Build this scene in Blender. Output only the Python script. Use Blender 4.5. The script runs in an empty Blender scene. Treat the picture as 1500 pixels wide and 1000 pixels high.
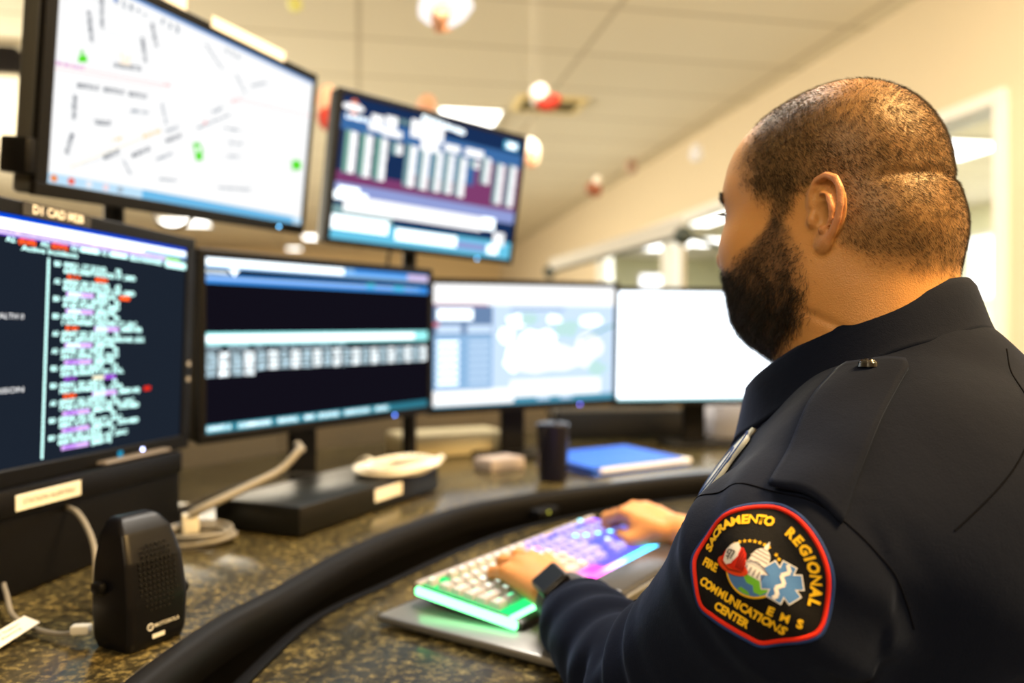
DETAIL = 1.0
import bpy, bmesh, math, random
import numpy as np
from mathutils import Vector, Matrix
from mathutils.bvhtree import BVHTree
random.seed(7); rng = np.random.default_rng(7)
CAMZ = 1.08                       # height of the camera above the floor
F32 = np.float32
scene = bpy.context.scene
COL = scene.collection

# ------------------------------------------------------------------ materials
def mat(name, color=(.5,.5,.5), rough=.5, metal=0., spec=.5, emit=None, estr=1., coat=0., trans=0., sheen=0., ior=1.45, alpha=1.):
    m = bpy.data.materials.get(name)
    if m: return m
    m = bpy.data.materials.new(name); m.use_nodes = True
    b = m.node_tree.nodes['Principled BSDF']
    b.inputs['Base Color'].default_value = (*color, 1)
    b.inputs['Roughness'].default_value = rough
    b.inputs['Metallic'].default_value = metal
    b.inputs['Specular IOR Level'].default_value = spec
    b.inputs['IOR'].default_value = ior
    b.inputs['Coat Weight'].default_value = coat
    b.inputs['Transmission Weight'].default_value = trans
    b.inputs['Sheen Weight'].default_value = sheen
    b.inputs['Alpha'].default_value = alpha
    if emit is not None:
        b.inputs['Emission Color'].default_value = (*emit, 1)
        b.inputs['Emission Strength'].default_value = estr
    return m
def nt(m): return m.node_tree.nodes, m.node_tree.links
def glow(name, color, s=1.):      # a lit pixel colour of a display, a lamp or painted-on glow
    return mat(name, (0,0,0), rough=.6, spec=.0, emit=color, estr=s)
def noise_bump(m, scale, strength, dist=.001, detail=4):
    N, L = nt(m); b = N['Principled BSDF']
    tc = N.new('ShaderNodeTexCoord'); n = N.new('ShaderNodeTexNoise'); bp = N.new('ShaderNodeBump')
    n.inputs['Scale'].default_value = scale; n.inputs['Detail'].default_value = detail
    bp.inputs['Strength'].default_value = strength; bp.inputs['Distance'].default_value = dist
    L.new(tc.outputs['Object'], n.inputs['Vector']); L.new(n.outputs['Fac'], bp.inputs['Height']); L.new(bp.outputs['Normal'], b.inputs['Normal'])
    return m
def noise_color(m, scale, stops, detail=6, rough=.6, coord='Object'):
    N, L = nt(m); b = N['Principled BSDF']
    tc = N.new('ShaderNodeTexCoord'); n = N.new('ShaderNodeTexNoise'); r = N.new('ShaderNodeValToRGB')
    n.inputs['Scale'].default_value = scale; n.inputs['Detail'].default_value = detail; n.inputs['Roughness'].default_value = rough
    e = r.color_ramp.elements
    while len(e) < len(stops): e.new(.5)
    for k, (p, c) in enumerate(stops): e[k].position = p; e[k].color = (*c, 1)
    L.new(tc.outputs[coord], n.inputs['Vector']); L.new(n.outputs['Fac'], r.inputs['Fac']); L.new(r.outputs['Color'], b.inputs['Base Color'])
    return m

# ------------------------------------------------------------------ objects
def tag(o, label=None, cat=None, group=None, kind=None):
    if label: o['label'] = label
    if cat: o['category'] = cat
    if group: o['group'] = group
    if kind: o['kind'] = kind
    return o
def link(name, me, parent=None, mats=()):
    o = bpy.data.objects.new(name, me); COL.objects.link(o)
    if parent is not None: o.parent = parent
    for m in mats: me.materials.append(m)
    return o
def empty(name, loc=(0,0,0), rot=(0,0,0)):
    o = bpy.data.objects.new(name, None); COL.objects.link(o); o.location = loc; o.rotation_euler = rot
    o.empty_display_size = .05
    return o
def smooth(me, angle=None):
    me.polygons.foreach_set('use_smooth', [True]*len(me.polygons))
    if angle is not None:
        bm = bmesh.new(); bm.from_mesh(me)
        for e in bm.edges:
            if len(e.link_faces) == 2 and e.calc_face_angle(0) > angle: e.smooth = False
        bm.to_mesh(me); bm.free()
    me.update()
class MB:
    """collects shapes in one bmesh, then links them as one mesh object"""
    def __init__(s): s.bm = bmesh.new(); s.mi = 0
    def _fin(s, faces):
        for f in faces: f.material_index = s.mi
    def box(s, c, size, rot=None, bev=0., seg=2):
        t = bmesh.new(); bmesh.ops.create_cube(t, size=1)
        bmesh.ops.scale(t, vec=Vector(size), verts=t.verts)
        if bev > 0: bmesh.ops.bevel(t, geom=t.edges[:], offset=bev, segments=seg, affect='EDGES', profile=.5)
        M = Matrix.Translation(Vector(c))
        if rot is not None: M = M @ rot.to_4x4()
        t.transform(M); return s.add(t)
    def add(s, t):
        me = bpy.data.meshes.new('t'); t.to_mesh(me); t.free()
        n = len(s.bm.faces); s.bm.from_mesh(me); bpy.data.meshes.remove(me)
        s.bm.faces.ensure_lookup_table(); s._fin(s.bm.faces[n:]); return s
    def mesh(s, me):
        n = len(s.bm.faces); s.bm.from_mesh(me); s.bm.faces.ensure_lookup_table(); s._fin(s.bm.faces[n:]); return s
    def cyl(s, a, b, r0, r1=None, n=20, caps=True):
        a = Vector(a); b = Vector(b); d = b-a; r1 = r0 if r1 is None else r1
        t = bmesh.new(); bmesh.ops.create_cone(t, cap_ends=caps, segments=n, radius1=r0, radius2=r1, depth=d.length)
        t.transform(Matrix.Translation((a+b)/2) @ d.to_track_quat('Z','Y').to_matrix().to_4x4()); return s.add(t)
    def ball(s, c, r, sub=2):
        t = bmesh.new(); bmesh.ops.create_icosphere(t, subdivisions=sub, radius=1)
        r = (r,r,r) if not hasattr(r,'__len__') else r
        bmesh.ops.scale(t, vec=Vector(r), verts=t.verts); bmesh.ops.translate(t, vec=Vector(c), verts=t.verts); return s.add(t)
    def quad(s, pts):
        v = [s.bm.verts.new(p) for p in pts]; f = s.bm.faces.new(v); f.material_index = s.mi; return s
    def tube(s, pts, r, n=8, closed=False, taper=None, smooth_n=0):
        P = [Vector(p) for p in pts]
        if smooth_n: P = spline(P, smooth_n, closed)
        m = len(P); rings = []; prev = None
        for i, p in enumerate(P):
            if closed: d = P[(i+1) % m]-P[i-1]
            else: d = P[min(i+1, m-1)]-P[max(i-1, 0)]
            d.normalize()
            if prev is None: u = d.orthogonal().normalized()
            else: u = (prev - d*prev.dot(d)).normalized()
            prev = u; w = d.cross(u)
            rr = r if taper is None else taper(i/(m-1))
            rings.append([s.bm.verts.new(p + u*(rr*math.cos(2*math.pi*k/n)) + w*(rr*math.sin(2*math.pi*k/n))) for k in range(n)])
        fs = []
        for i in range(m if closed else m-1):
            A, B = rings[i], rings[(i+1) % m]
            for k in range(n): fs.append(s.bm.faces.new((A[k], A[(k+1) % n], B[(k+1) % n], B[k])))
        if not closed: fs.append(s.bm.faces.new(rings[0][::-1])); fs.append(s.bm.faces.new(rings[-1]))
        s._fin(fs); return s
    def prism(s, poly, z0, z1, bev=0.):
        t = bmesh.new(); v = [t.verts.new((x, y, z0)) for x, y in poly]; f = t.faces.new(v)
        r = bmesh.ops.extrude_face_region(t, geom=[f]); bmesh.ops.translate(t, vec=(0,0,z1-z0), verts=[g for g in r['geom'] if isinstance(g, bmesh.types.BMVert)])
        bmesh.ops.recalc_face_normals(t, faces=t.faces[:])
        if bev > 0:
            es = [e for e in t.edges if len(e.link_faces) == 2 and e.calc_face_angle(0) > .6]
            bmesh.ops.bevel(t, geom=es, offset=bev, segments=3, affect='EDGES', profile=.5)
        return s.add(t)
    def build(s, name, mats, parent=None, ang=.6, xf=None):
        if xf is not None: s.bm.transform(xf)
        me = bpy.data.meshes.new(name); s.bm.to_mesh(me); s.bm.free()
        if ang is not None: smooth(me, ang)
        return link(name, me, parent, mats if isinstance(mats, (list, tuple)) else (mats,))
def spline(P, n, closed=False):
    out = []; m = len(P)
    for i in range(m if closed else m-1):
        g = (lambda k: P[k % m]) if closed else (lambda k: P[min(max(k, 0), m-1)])
        a, b, c, d = g(i-1), g(i), g(i+1), g(i+2)
        for k in range(n):
            t = k/n
            out.append(.5*((2*b) + (c-a)*t + (2*a-5*b+4*c-d)*t*t + (3*b-a-3*c+d)*t*t*t))
    if not closed: out.append(P[-1].copy() if hasattr(P[-1], 'copy') else P[-1])
    return out
_tc = {}
def text_mesh(s, size=1., bold=0., align='CENTER'):
    """outline of a word as a flat mesh in XY, cap height about .7*size"""
    key = (s, size, bold, align)
    if key in _tc: return _tc[key]
    cu = bpy.data.curves.new('t', 'FONT'); cu.body = s; cu.size = size; cu.align_x = align; cu.align_y = 'CENTER'
    cu.offset = bold*size; cu.resolution_u = 2; cu.fill_mode = 'FRONT' if hasattr(cu, 'fill_mode') else cu.fill_mode
    cu.dimensions = '2D'
    o = bpy.data.objects.new('t', cu); COL.objects.link(o)
    dg = bpy.context.evaluated_depsgraph_get(); me = bpy.data.meshes.new_from_object(o.evaluated_get(dg))
    bpy.data.objects.remove(o); bpy.data.curves.remove(cu)
    _tc[key] = me; return me

# ------------------------------------------------------------------ implicit surfaces
def V3(*a): return np.array(a, F32)
def ell(p, c, r):
    q = (p - V3(*c)); r = V3(*r); k0 = np.sqrt(((q/r)**2).sum(-1)); k1 = np.sqrt(((q/(r*r))**2).sum(-1)) + 1e-9
    return k0*(k0-1)/k1
def sph(p, c, r): return np.sqrt(((p - V3(*c))**2).sum(-1)) - F32(r)
def cap(p, a, b, ra, rb=None):
    rb = ra if rb is None else rb; a = V3(*a); b = V3(*b); ba = b-a; pa = p-a
    h = np.clip((pa@ba)/(ba@ba), 0, 1); d = pa - h[:, None]*ba
    return np.sqrt((d*d).sum(-1)) - (ra + (rb-ra)*h).astype(F32)
def chain(p, pts, rs, k=.003):
    d = None
    for i in range(len(pts)-1):
        e = cap(p, pts[i], pts[i+1], rs[i], rs[i+1]); d = e if d is None else np.minimum(d, e)
    return d
def smin(a, b, k):
    h = np.clip(.5 + .5*(b-a)/k, 0, 1); return b + (a-b)*h - k*h*(1-h)
def smax(a, b, k): return -smin(-a, -b, k)
def surf(f, xs, ys, zs, B=12, slack=.012, relax=1):
    xs, ys, zs = [np.asarray(a, F32) for a in (xs, ys, zs)]; ax = (xs, ys, zs); n = [len(a) for a in ax]
    V = np.ones(n, F32); blk = [list(range(0, m, B)) for m in n]
    cs, hs, ids = [], [], []
    for i in blk[0]:
        for j in blk[1]:
            for k in blk[2]:
                lo = (xs[i], ys[j], zs[k]); hi = (xs[min(i+B, n[0])-1], ys[min(j+B, n[1])-1], zs[min(k+B, n[2])-1])
                cs.append([(a+b)/2 for a, b in zip(lo, hi)]); hs.append(math.sqrt(sum((b-a)**2 for a, b in zip(lo, hi)))/2); ids.append((i, j, k))
    dc = np.concatenate([f(np.array(cs[q:q+100000], F32)) for q in range(0, len(cs), 100000)]); hs = np.array(hs)
    act = np.abs(dc) < hs*1.25 + slack
    buf, where = [], []
    def flush():
        if not buf: return
        d = f(np.concatenate(buf)); o = 0
        for (sl, shp) in where:
            m = shp[0]*shp[1]*shp[2]; V[sl] = d[o:o+m].reshape(shp); o += m
        buf.clear(); where.clear()
    tot = 0
    for q, (i, j, k) in enumerate(ids):
        sl = (slice(i, min(i+B, n[0])), slice(j, min(j+B, n[1])), slice(k, min(k+B, n[2])))
        if not act[q]:
            if dc[q] < 0: V[sl] = -1
            continue
        X, Y, Z = np.meshgrid(xs[sl[0]], ys[sl[1]], zs[sl[2]], indexing='ij')
        buf.append(np.stack([X.ravel(), Y.ravel(), Z.ravel()], -1)); where.append((sl, X.shape)); tot += X.size
        if tot > 400000: flush(); tot = 0
    flush()
    I = V < 0
    s = I[:-1, :-1, :-1].astype(np.uint8)
    for a in (0, 1):
        for b in (0, 1):
            for c in (0, 1):
                if a+b+c: s = s + I[a:n[0]-1+a, b:n[1]-1+b, c:n[2]-1+c]
    cells = np.argwhere((s > 0) & (s < 8)); del s
    ci, cj, ck = cells.T
    idx = np.full((n[0]-1, n[1]-1, n[2]-1), -1, np.int32); idx[ci, cj, ck] = np.arange(len(cells))
    acc = np.zeros((len(cells), 3)); cnt = np.zeros(len(cells))
    cor = [(a, b, c) for a in (0, 1) for b in (0, 1) for c in (0, 1)]
    for u in cor:
        for v in cor:
            if sum(abs(p-q) for p, q in zip(u, v)) == 1 and u < v:
                v0 = V[ci+u[0], cj+u[1], ck+u[2]]; v1 = V[ci+v[0], cj+v[1], ck+v[2]]
                m = (v0 < 0) != (v1 < 0); t = np.where(m, v0/np.where(m, v0-v1, 1), 0)
                for d, A in enumerate(ax):
                    ii = (ci, cj, ck)[d]; p0 = A[ii+u[d]]; p1 = A[ii+v[d]]; acc[:, d] += np.where(m, p0+(p1-p0)*t, 0)
                cnt += m
    P = acc/cnt[:, None]; Q = []
    for d in range(3):
        a = np.moveaxis(I, d, 0); e = a[:-1] != a[1:]; w = np.argwhere(e); ins = a[:-1][e]
        full = np.zeros((len(w), 3), int); o = [x for x in range(3) if x != d]
        full[:, d] = w[:, 0]; full[:, o[0]] = w[:, 1]; full[:, o[1]] = w[:, 2]
        ok = (full[:, o[0]] > 0) & (full[:, o[1]] > 0) & (full[:, o[0]] < n[o[0]]-1) & (full[:, o[1]] < n[o[1]]-1)
        full = full[ok]; ins = ins[ok]; u, v = o
        def at(du, dv):
            g = full.copy(); g[:, u] += du; g[:, v] += dv; return idx[g[:, 0], g[:, 1], g[:, 2]]
        q = np.stack([at(-1, -1), at(0, -1), at(0, 0), at(-1, 0)], -1)
        if d == 1: ins = ~ins
        q[~ins] = q[~ins][:, ::-1]; Q.append(q)
    Q = np.concatenate(Q); Q = Q[(Q >= 0).all(1)]
    for _ in range(relax):
        S = np.zeros_like(P); C = np.zeros(len(P))
        for a in range(4):
            i, j = Q[:, a], Q[:, (a+1) % 4]
            for d in range(3): S[:, d] += np.bincount(i, P[j, d], len(P)) + np.bincount(j, P[i, d], len(P))
            C += np.bincount(i, minlength=len(P)) + np.bincount(j, minlength=len(P))
        P = P*.5 + .5*S/np.maximum(C, 1)[:, None]
    return P, Q
def np_mesh(name, P, Q):
    me = bpy.data.meshes.new(name); me.vertices.add(len(P)); me.vertices.foreach_set('co', np.asarray(P, F32).ravel())
    k = Q.shape[1]; me.loops.add(Q.size); me.loops.foreach_set('vertex_index', Q.ravel().astype(np.int32))
    me.polygons.add(len(Q)); me.polygons.foreach_set('loop_start', np.arange(0, Q.size, k, dtype=np.int32))
    me.update(calc_edges=True); me.validate(); me.polygons.foreach_set('use_smooth', [True]*len(me.polygons)); me.update()
    return me
def axis(*segs):
    """segs: (start, step), ..., end : a grid axis whose step changes along the way"""
    out = []
    for i in range(len(segs)-1):
        a, h = segs[i]; b = segs[i+1][0] if isinstance(segs[i+1], tuple) else segs[i+1]
        m = max(1, round((b-a)/h)); out += [a + (b-a)*k/m for k in range(m)]
    out.append(segs[-1]); return out
def vnoise(p, s, seed=0):
    """cheap smooth 3D noise, -1..1"""
    q = p*F32(s); o = np.zeros(len(p), F32); r = np.random.default_rng(seed)
    for k in range(5):
        a = r.normal(size=3).astype(F32); b = r.normal(size=3).astype(F32); f = r.uniform(0, 6.28, 2)
        o += np.sin(q@a*1.7 + f[0] + 1.3*np.sin(q@b + f[1]))
    return o/F32(3.2)
def lerp(a, b, t): return a + (b-a)*t
def sstep(a, b, x): t = np.clip((x-a)/(b-a), 0, 1); return t*t*(3-2*t)
# =================================================================== PERSON
# lengths in metres; z is measured from the camera height inside this section
def unit(v): v = np.array(v, float); return v/np.linalg.norm(v)
UP = np.array([0, 0, 1.])
# head frame: x forward (face), y to his left, z up, origin between the ear canals
H0 = np.array([.291, .712, .099]); HA = math.radians(137); HP = math.radians(3)
_f = np.array([math.cos(HA), math.sin(HA), 0]); hl = np.array([-_f[1], _f[0], 0])
hf = _f*math.cos(HP) - UP*math.sin(HP); hu = UP*math.cos(HP) + _f*math.sin(HP)
HR = np.stack([hf, hl, hu]).astype(F32)          # rows: local axes in world
def to_head(p): return (p - H0.astype(F32)) @ HR.T
def from_head(q): return np.asarray(q, float) @ np.stack([hf, hl, hu]) + H0
# body frame: origin at the base of the neck
B0 = np.array([.335, .690, 0.]); BA = math.radians(133)
bf = np.array([math.cos(BA), math.sin(BA), 0]); bl = np.array([-bf[1], bf[0], 0])
BR = np.stack([bf, bl, UP]).astype(F32)
def to_body(p): return (p - B0.astype(F32)) @ BR.T
def from_body(q): return np.asarray(q, float) @ np.stack([bf, bl, UP]) + B0
# ear frame, inside the head frame
E0 = np.array([-.019, .0760, .003]); _t = math.radians(12); _r = math.radians(6)
ea = np.array([-math.cos(_t), math.sin(_t), 0]); ec = np.array([math.sin(_t), math.cos(_t), 0]); eb = np.array([0, 0, 1.])
ea, eb = ea*math.cos(_r) - eb*math.sin(_r)*1., eb*math.cos(_r) + ea*math.sin(_r)

def ear_sdf(q, side):
    q = q*V3(1, side, 1); e = (q - E0.astype(F32)) @ np.stack([ea, eb, ec]).astype(F32).T
    e = e*F32(1.08)
    d = ell(e, (.006, .004, .0025), (.0165, .0265, .0042))
    d = smin(d, ell(e, (.001, .002, -.006), (.013, .021, .011)), .006)
    hel = [(-.006, .000, .003), (-.0105, .008, .005), (-.0105, .019, .0065), (-.004, .0285, .008), (.006, .0315, .0095), (.0155, .028, .011),
           (.0215, .0185, .0125), (.0225, .006, .0125), (.0195, -.006, .011), (.0135, -.0165, .0085), (.007, -.0235, .006)]
    d = smin(d, chain(e, hel, [.0026, .003, .0032, .0034, .0036, .0036, .0034, .0032, .0032, .0034, .0045]), .0032)
    d = smax(d, -chain(e, [(-.003, .024, .0095), (.006, .0265, .011), (.0145, .021, .0125), (.0175, .008, .0125), (.0155, -.003, .012)], [.0022, .0026, .0026, .0024, .0018]), .002)
    d = smin(d, ell(e, (.0025, -.0265, .0045), (.0075, .0085, .0048)), .005)
    d = smin(d, chain(e, [(.001, .017, .008), (.009, .013, .010), (.0125, .004, .0105), (.0105, -.006, .0095), (.005, -.0135, .009)], [.0022, .003, .0032, .003, .0028]), .003)
    d = smax(d, -ell(e, (.0020, -.001, .0095), (.0090, .0125, .0105)), .0025)
    d = smax(d, -ell(e, (.003, .012, .0095), (.006, .004, .0035)), .002)
    d = smax(d, -cap(e, (-.001, -.004, .004), (-.004, -.003, -.012), .0050, .004), .002)
    d = smin(d, ell(e, (-.0085, -.0055, .006), (.0042, .0065, .0042)), .0035)
    d = smin(d, sph(e, (.0035, -.0145, .008), .0036), .003)
    return d

def head_sdf(q):
    m = q*V3(1, 1, 1); a = np.abs(m[:, 1:2]); s = np.concatenate([m[:, :1], a, m[:, 2:]], 1)   # s: mirrored left/right
    d = ell(m, (.000, 0, .040), (.091, .0775, .083))
    d = smin(d, ell(m, (-.020, 0, .058), (.060, .070, .063)), .03)
    d = smin(d, ell(m, (.032, 0, .040), (.061, .066, .064)), .03)          # forehead
    d = smin(d, ell(m, (.044, 0, -.020), (.046, .062, .055)), .03)         # mid face
    d = smin(d, cap(s, (.079, .012, .037), (.067, .045, .036), .010, .012), .018)   # brow
    d = smin(d, sph(s, (.057, .044, -.018), .031), .025)                   # cheek
    d = smin(d, ell(m, (.033, 0, -.055), (.058, .066, .042)), .03)         # jaw
    d = smin(d, ell(s, (.012, .046, -.050), (.042, .030, .038)), .03)      # jowl
    d = smin(d, ell(m, (.068, 0, -.065), (.022, .028, .018)), .022)        # chin
    d = smin(d, ell(m, (.024, 0, -.080), (.056, .056, .029)), .03)         # double chin
    d = smin(d, cap(m, (-.019, 0, -.020), (-.026, 0, -.130), .0730, .0705), .03)    # neck
    d = smin(d, cap(m, (-.012, 0, -.07), (-.026, 0, -.16), .056, .068), .03)
    d = smin(d, ell(m, (-.053, 0, -.006), (.044, .066, .042)), .026)       # nape roll
    # crease above the nape roll
    d = d + .0024*np.exp(-((m[:, 2] - .031 + .10*(m[:, 0]+.09))/.0045)**2)*sstep(-.045, -.075, m[:, 0])
    d = d + .0016*np.exp(-((m[:, 2] + .075 - .55*m[:, 0])/.004)**2)*sstep(.035, .05, a[:, 0])*sstep(.02, -.01, m[:, 0])*sstep(-.06, -.03, m[:, 0])
    # eye sockets, lids
    d = smax(d, -ell(s, (.095, .033, .022), (.018, .019, .012)), .012)
    lid = sph(s, (.0755, .0335, .0225), .0140)
    slit = ell(s, (.0885, .0345, .0205), (.012, .0125, .0038))
    d = smin(d, smax(lid, -slit, .002), .003)
    d = smax(d, -slit, .002)
    # nose
    d = smin(d, cap(m, (.082, 0, .026), (.105, 0, -.010), .0075, .0105), .010)
    d = smin(d, sph(m, (.1065, 0, -.014), .0118), .006)
    d = smin(d, ell(s, (.097, .0125, -.017), (.0105, .0075, .0075)), .005)
    d = smax(d, -ell(s, (.101, .0065, -.0255), (.005, .0035, .005)), .002)
    # lips
    d = smin(d, ell(m, (.087, 0, -.038), (.012, .022, .010)), .010)
    d = smin(d, ell(m, (.0905, 0, -.0455), (.0085, .021, .0052)), .004)
    d = smin(d, ell(m, (.0885, 0, -.0555), (.0085, .019, .0058)), .004)
    d = smax(d, -ell(m, (.101, 0, -.0505), (.010, .025, .0012)), .002)
    for sd in (1, -1):
        near = (m[:, 1]*sd > .05)
        e = np.full(len(m), .05, F32)
        if near.any(): e[near] = ear_sdf(m[near], sd)
        d = smin(d, e, .004)
    return d

def finger(p, base, d, n, L, R, curl):
    """three bones bent towards -n"""
    pts = [np.array(base)]; dd = np.array(d, float); nn = np.array(n, float)
    for l, c in zip(L, curl):
        c = math.radians(c); dd, nn = dd*math.cos(c) - nn*math.sin(c), nn*math.cos(c) + dd*math.sin(c)
        pts.append(pts[-1] + dd*l)
    e = chain(p, pts, R)
    for q, r in zip(pts[1:3], R[1:3]): e = smin(e, sph(p, q, r*1.07), .004)       # knuckles
    return e, pts, nn
def hand_sdf(p, W, K, s_hint, curls, thumb, store=None):
    W = np.array(W); d = unit(np.array(K)-W); s = unit(s_hint - d*np.dot(s_hint, d)); n = np.cross(s, d); n = n if n[2] > 0 else -n
    out = None
    mc = []
    for k, (f, l, w, z) in enumerate([(.088, .030, .018, .000), (.092, .010, .006, .004), (.086, -.011, -.006, .003), (.077, -.030, -.017, -.002)]):
        a = W + s*w + d*.005; b = W + d*f + s*l + n*z
        mc.append(b); e = cap(p, a, b, .0145, .0112); out = e if out is None else smin(out, e, .012)
    out = smin(out, cap(p, W + d*.03 - n*.007, W + d*.072 - n*.007, .018, .020), .016)
    out = smin(out, cap(p, W + d*.02 + s*.016 - n*.006, W + d*.055 + s*.030 - n*.010, .015, .014), .012)
    fl = [(.042, .026, .021), (.046, .030, .022), (.043, .028, .021), (.034, .021, .019)]
    fr = [(.0104, .0094, .0086, .0072)]*3 + [(.0092, .0082, .0075, .0064)]
    for k in range(4):
        sp = unit(d + s*(.10, .02, -.06, -.14)[k])
        e, pts, nn = finger(p, mc[k], sp, n, fl[k], fr[k], curls[k])
        out = smin(out, e, .005)
        if store is not None: store.append((pts, nn))
    a = W + d*.018 + s*.020 - n*.006; t1 = a + unit(d*.75 + s*.62 - n*thumb[0])*.046; t2 = t1 + unit(d*.90 + s*thumb[1] - n*.2)*.032; t3 = t2 + unit(d*.95 + s*(thumb[1]-.35) - n*.25)*.025
    e = chain(p, [a, t1, t2, t3], [.0155, .0125, .0108, .0088]); out = smin(out, e, .010)
    if store is not None: store.append(([a, t1, t2, t3], n))
    return out
WL, KL = np.array([.051, .925, -.292]), np.array([.012, 1.018, -.281])
WR, KR = np.array([.250, 1.195, -.285]), np.array([.198, 1.275, -.268])
SL, EL = from_body((.0, .190, -.165)), np.array([.125, .685, -.312])
SR, ER = from_body((.02, -.190, -.165)), np.array([.410, .985, -.300])
sideL = np.cross(unit(KL-WL), UP); sideR = -np.cross(unit(KR-WR), UP)
curlL = [(18, 48, 30), (14, 46, 28), (16, 46, 30), (20, 44, 30)]
curlR = [(30, 62, 40), (34, 66, 42), (40, 66, 44), (44, 66, 44)]
def arms_sdf(p, r):
    d = None
    for S, E, W in ((SL, EL, WL), (SR, ER, WR)):
        e = smin(cap(p, S, E, r[0], r[1]), cap(p, E, W, r[1], r[2]), .02)
        d = e if d is None else np.minimum(d, e)
    return d
def body_sdf(p):
    out = np.full(len(p), 9., F32)
    g = np.sqrt(((p - H0.astype(F32))**2).sum(-1)) - .24
    m = g < .03
    q = to_body(p); t = cap(q, (-.035, 0, -.08), (-.02, 0, -.06), .075)
    t = smin(t, ell(q, (-.01, 0, -.20), (.115, .165, .15)), .05)
    t = smin(t, ell(q, (.01, 0, -.42), (.13, .16, .20)), .06)
    t = smin(t, ell(q, (-.01, 0, -.56), (.12, .165, .09)), .05)
    t = smin(t, arms_sdf(p, (.045, .038, .026)), .02)
    h = np.where(m, 9., np.maximum(g, .02)).astype(F32)
    if m.any(): h[m] = head_sdf(to_head(p[m]))
    out = smin(t, h, .03)
    for (W, K, s, c, th) in ((WL, KL, sideL, curlL, (.35, .15)), (WR, KR, sideR, curlR, (.5, -.25))):
        g = np.sqrt(((p - (W*.4+K*.6).astype(F32))**2).sum(-1)) - .15; m = g < .03
        h = np.where(m, 9., np.maximum(g, .02)).astype(F32)
        if m.any(): h[m] = hand_sdf(p[m], W, K, s, c, th)
        out = smin(out, h, .006)
    return out
HS = 1.45e-3*DETAIL; GS = 2.0e-3*DETAIL; CS = .007
P, Q = surf(body_sdf, axis((-.12, GS), (.14, .003*DETAIL), (.18, HS), (.405, .003*DETAIL), (.44, CS), .66),
            axis((.44, CS), (.57, HS), (.83, .004), (.90, GS), (1.11, .004), (1.16, GS), (1.40)),
            axis((-.68, CS), (-.36, GS), (-.235, CS), (-.05, HS), (.262)), relax=1)
ROOT = Vector((B0[0], B0[1], 0))
person = empty('person', ROOT)
tag(person, 'bearded man with shaved balding head in navy uniform shirt, typing', 'person')
def wpart(name, P, Q, m):                      # world-space mesh as a part of the person
    me = np_mesh(name, np.asarray(P) + np.array([0, 0, CAMZ]) - np.array(ROOT), Q)
    return link(name, me, person, m if isinstance(m, (list, tuple)) else (m,))
body = wpart('body', P, Q, [])
BP, BQ = P, Q
body_bvh = BVHTree.FromPolygons([tuple(v) for v in P], [tuple(map(int, f)) for f in Q])
print('BODY', len(P), 'verts')

# ---- colour of the skin, per vertex: stubble shadow, lips, ears
def hair_mask(q):
    """0..1 density of scalp hair at head-frame points"""
    x, y, z = q[:, 0], np.abs(q[:, 1]), q[:, 2]; n = vnoise(q, 60, 3)*.004
    front = np.interp(z, [-.03, .0, .02, .04, .06, .08, .10, .12, .14], [.018, .024, .030, .050, .054, .052, .046, .036, .025])
    m = sstep(.012, -.020, x - front + n)
    low = np.interp(x, [-.12, -.085, -.05, -.028, -.018, .0, .03], [-.050, -.046, -.036, -.014, .024, .030, -.02])
    m *= sstep(-.012, .012, z - low + n)
    k = (y > .055) & (np.abs(z) < .06)
    if k.any(): m[k] *= np.where(q[k, 1] > 0, sstep(.0005, .003, ear_sdf(q[k], 1)), sstep(.0005, .003, ear_sdf(q[k], -1)))
    return m
def beard_mask(q):
    x, y, z = q[:, 0], np.abs(q[:, 1]), q[:, 2]; n = vnoise(q, 70, 5)*.004
    top = np.interp(x, [.0, .012, .024, .036, .05, .07, .085, .12], [-.02, -.00, .016, -.006, -.020, -.034, -.036, -.033])
    m = sstep(.010, -.008, z - top + n)
    back = np.interp(z, [-.13, -.10, -.08, -.05, -.03, .0, .02], [.050, .020, .004, -.002, .004, .014, .020])
    m *= sstep(-.012, .014, x - back + n)
    bot = np.interp(x, [.0, .04, .08, .1], [-.084, -.104, -.112, -.112])
    m *= sstep(-.012, .010, z - bot + n)
    m *= 1 - sstep(.003, .0, ear_sdf(q*V3(1, 1, 1), 1))*(q[:, 1] > .05)
    m *= 1 - sstep(1.25, .8, ((z + .050)/.0095)**2 + (y/.024)**2)*(x > .07)
    return m
q = to_head(P.astype(F32)); near = (np.abs(q) < .2).all(1) & (q[:, 2] > -.16)
col = np.tile(np.array([.51, .250, .082]), (len(P), 1))
col *= (1 + .05*vnoise(P.astype(F32), 45, 1))[:, None]
hm = hair_mask(q)*near; bm_ = beard_mask(q)*near
thin = sstep(.095, .125, q[:, 2])*sstep(-.07, -.01, q[:, 0])
frontal = sstep(-.045, .02, q[:, 0])
col = lerp(col, np.array([.115, .076, .036]), (hm*(.58+.24*frontal)*(1-.7*thin))[:, None])
col = lerp(col, np.array([.045, .030, .024]), (bm_*.78)[:, None])
lips = sstep(1.2, .8, ((q[:, 2] + .0500)/.010)**2 + (q[:, 1]/.021)**2)*(q[:, 0] > .09)*near
col = lerp(col, np.array([.42, .16, .12]), lips[:, None])
earm = sstep(.080, .092, np.abs(q[:, 1]))*near*(np.abs(q[:, 2]) < .04)
col = lerp(col, np.array([.56, .24, .15]), (earm*.6)[:, None])
fing = np.minimum(np.linalg.norm(P - KL, axis=1), np.linalg.norm(P - KR, axis=1)) < .15
col[fing] = col[fing]*np.array([1.05, .95, .85])
ca = body.data.color_attributes.new('skin', 'FLOAT_COLOR', 'POINT')
ca.data.foreach_set('color', np.concatenate([np.clip(col, 0, 1), np.ones((len(P), 1))], 1).astype(F32).ravel())
skin = mat('skin', (.5, .3, .2), rough=.42, spec=.45)
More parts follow.
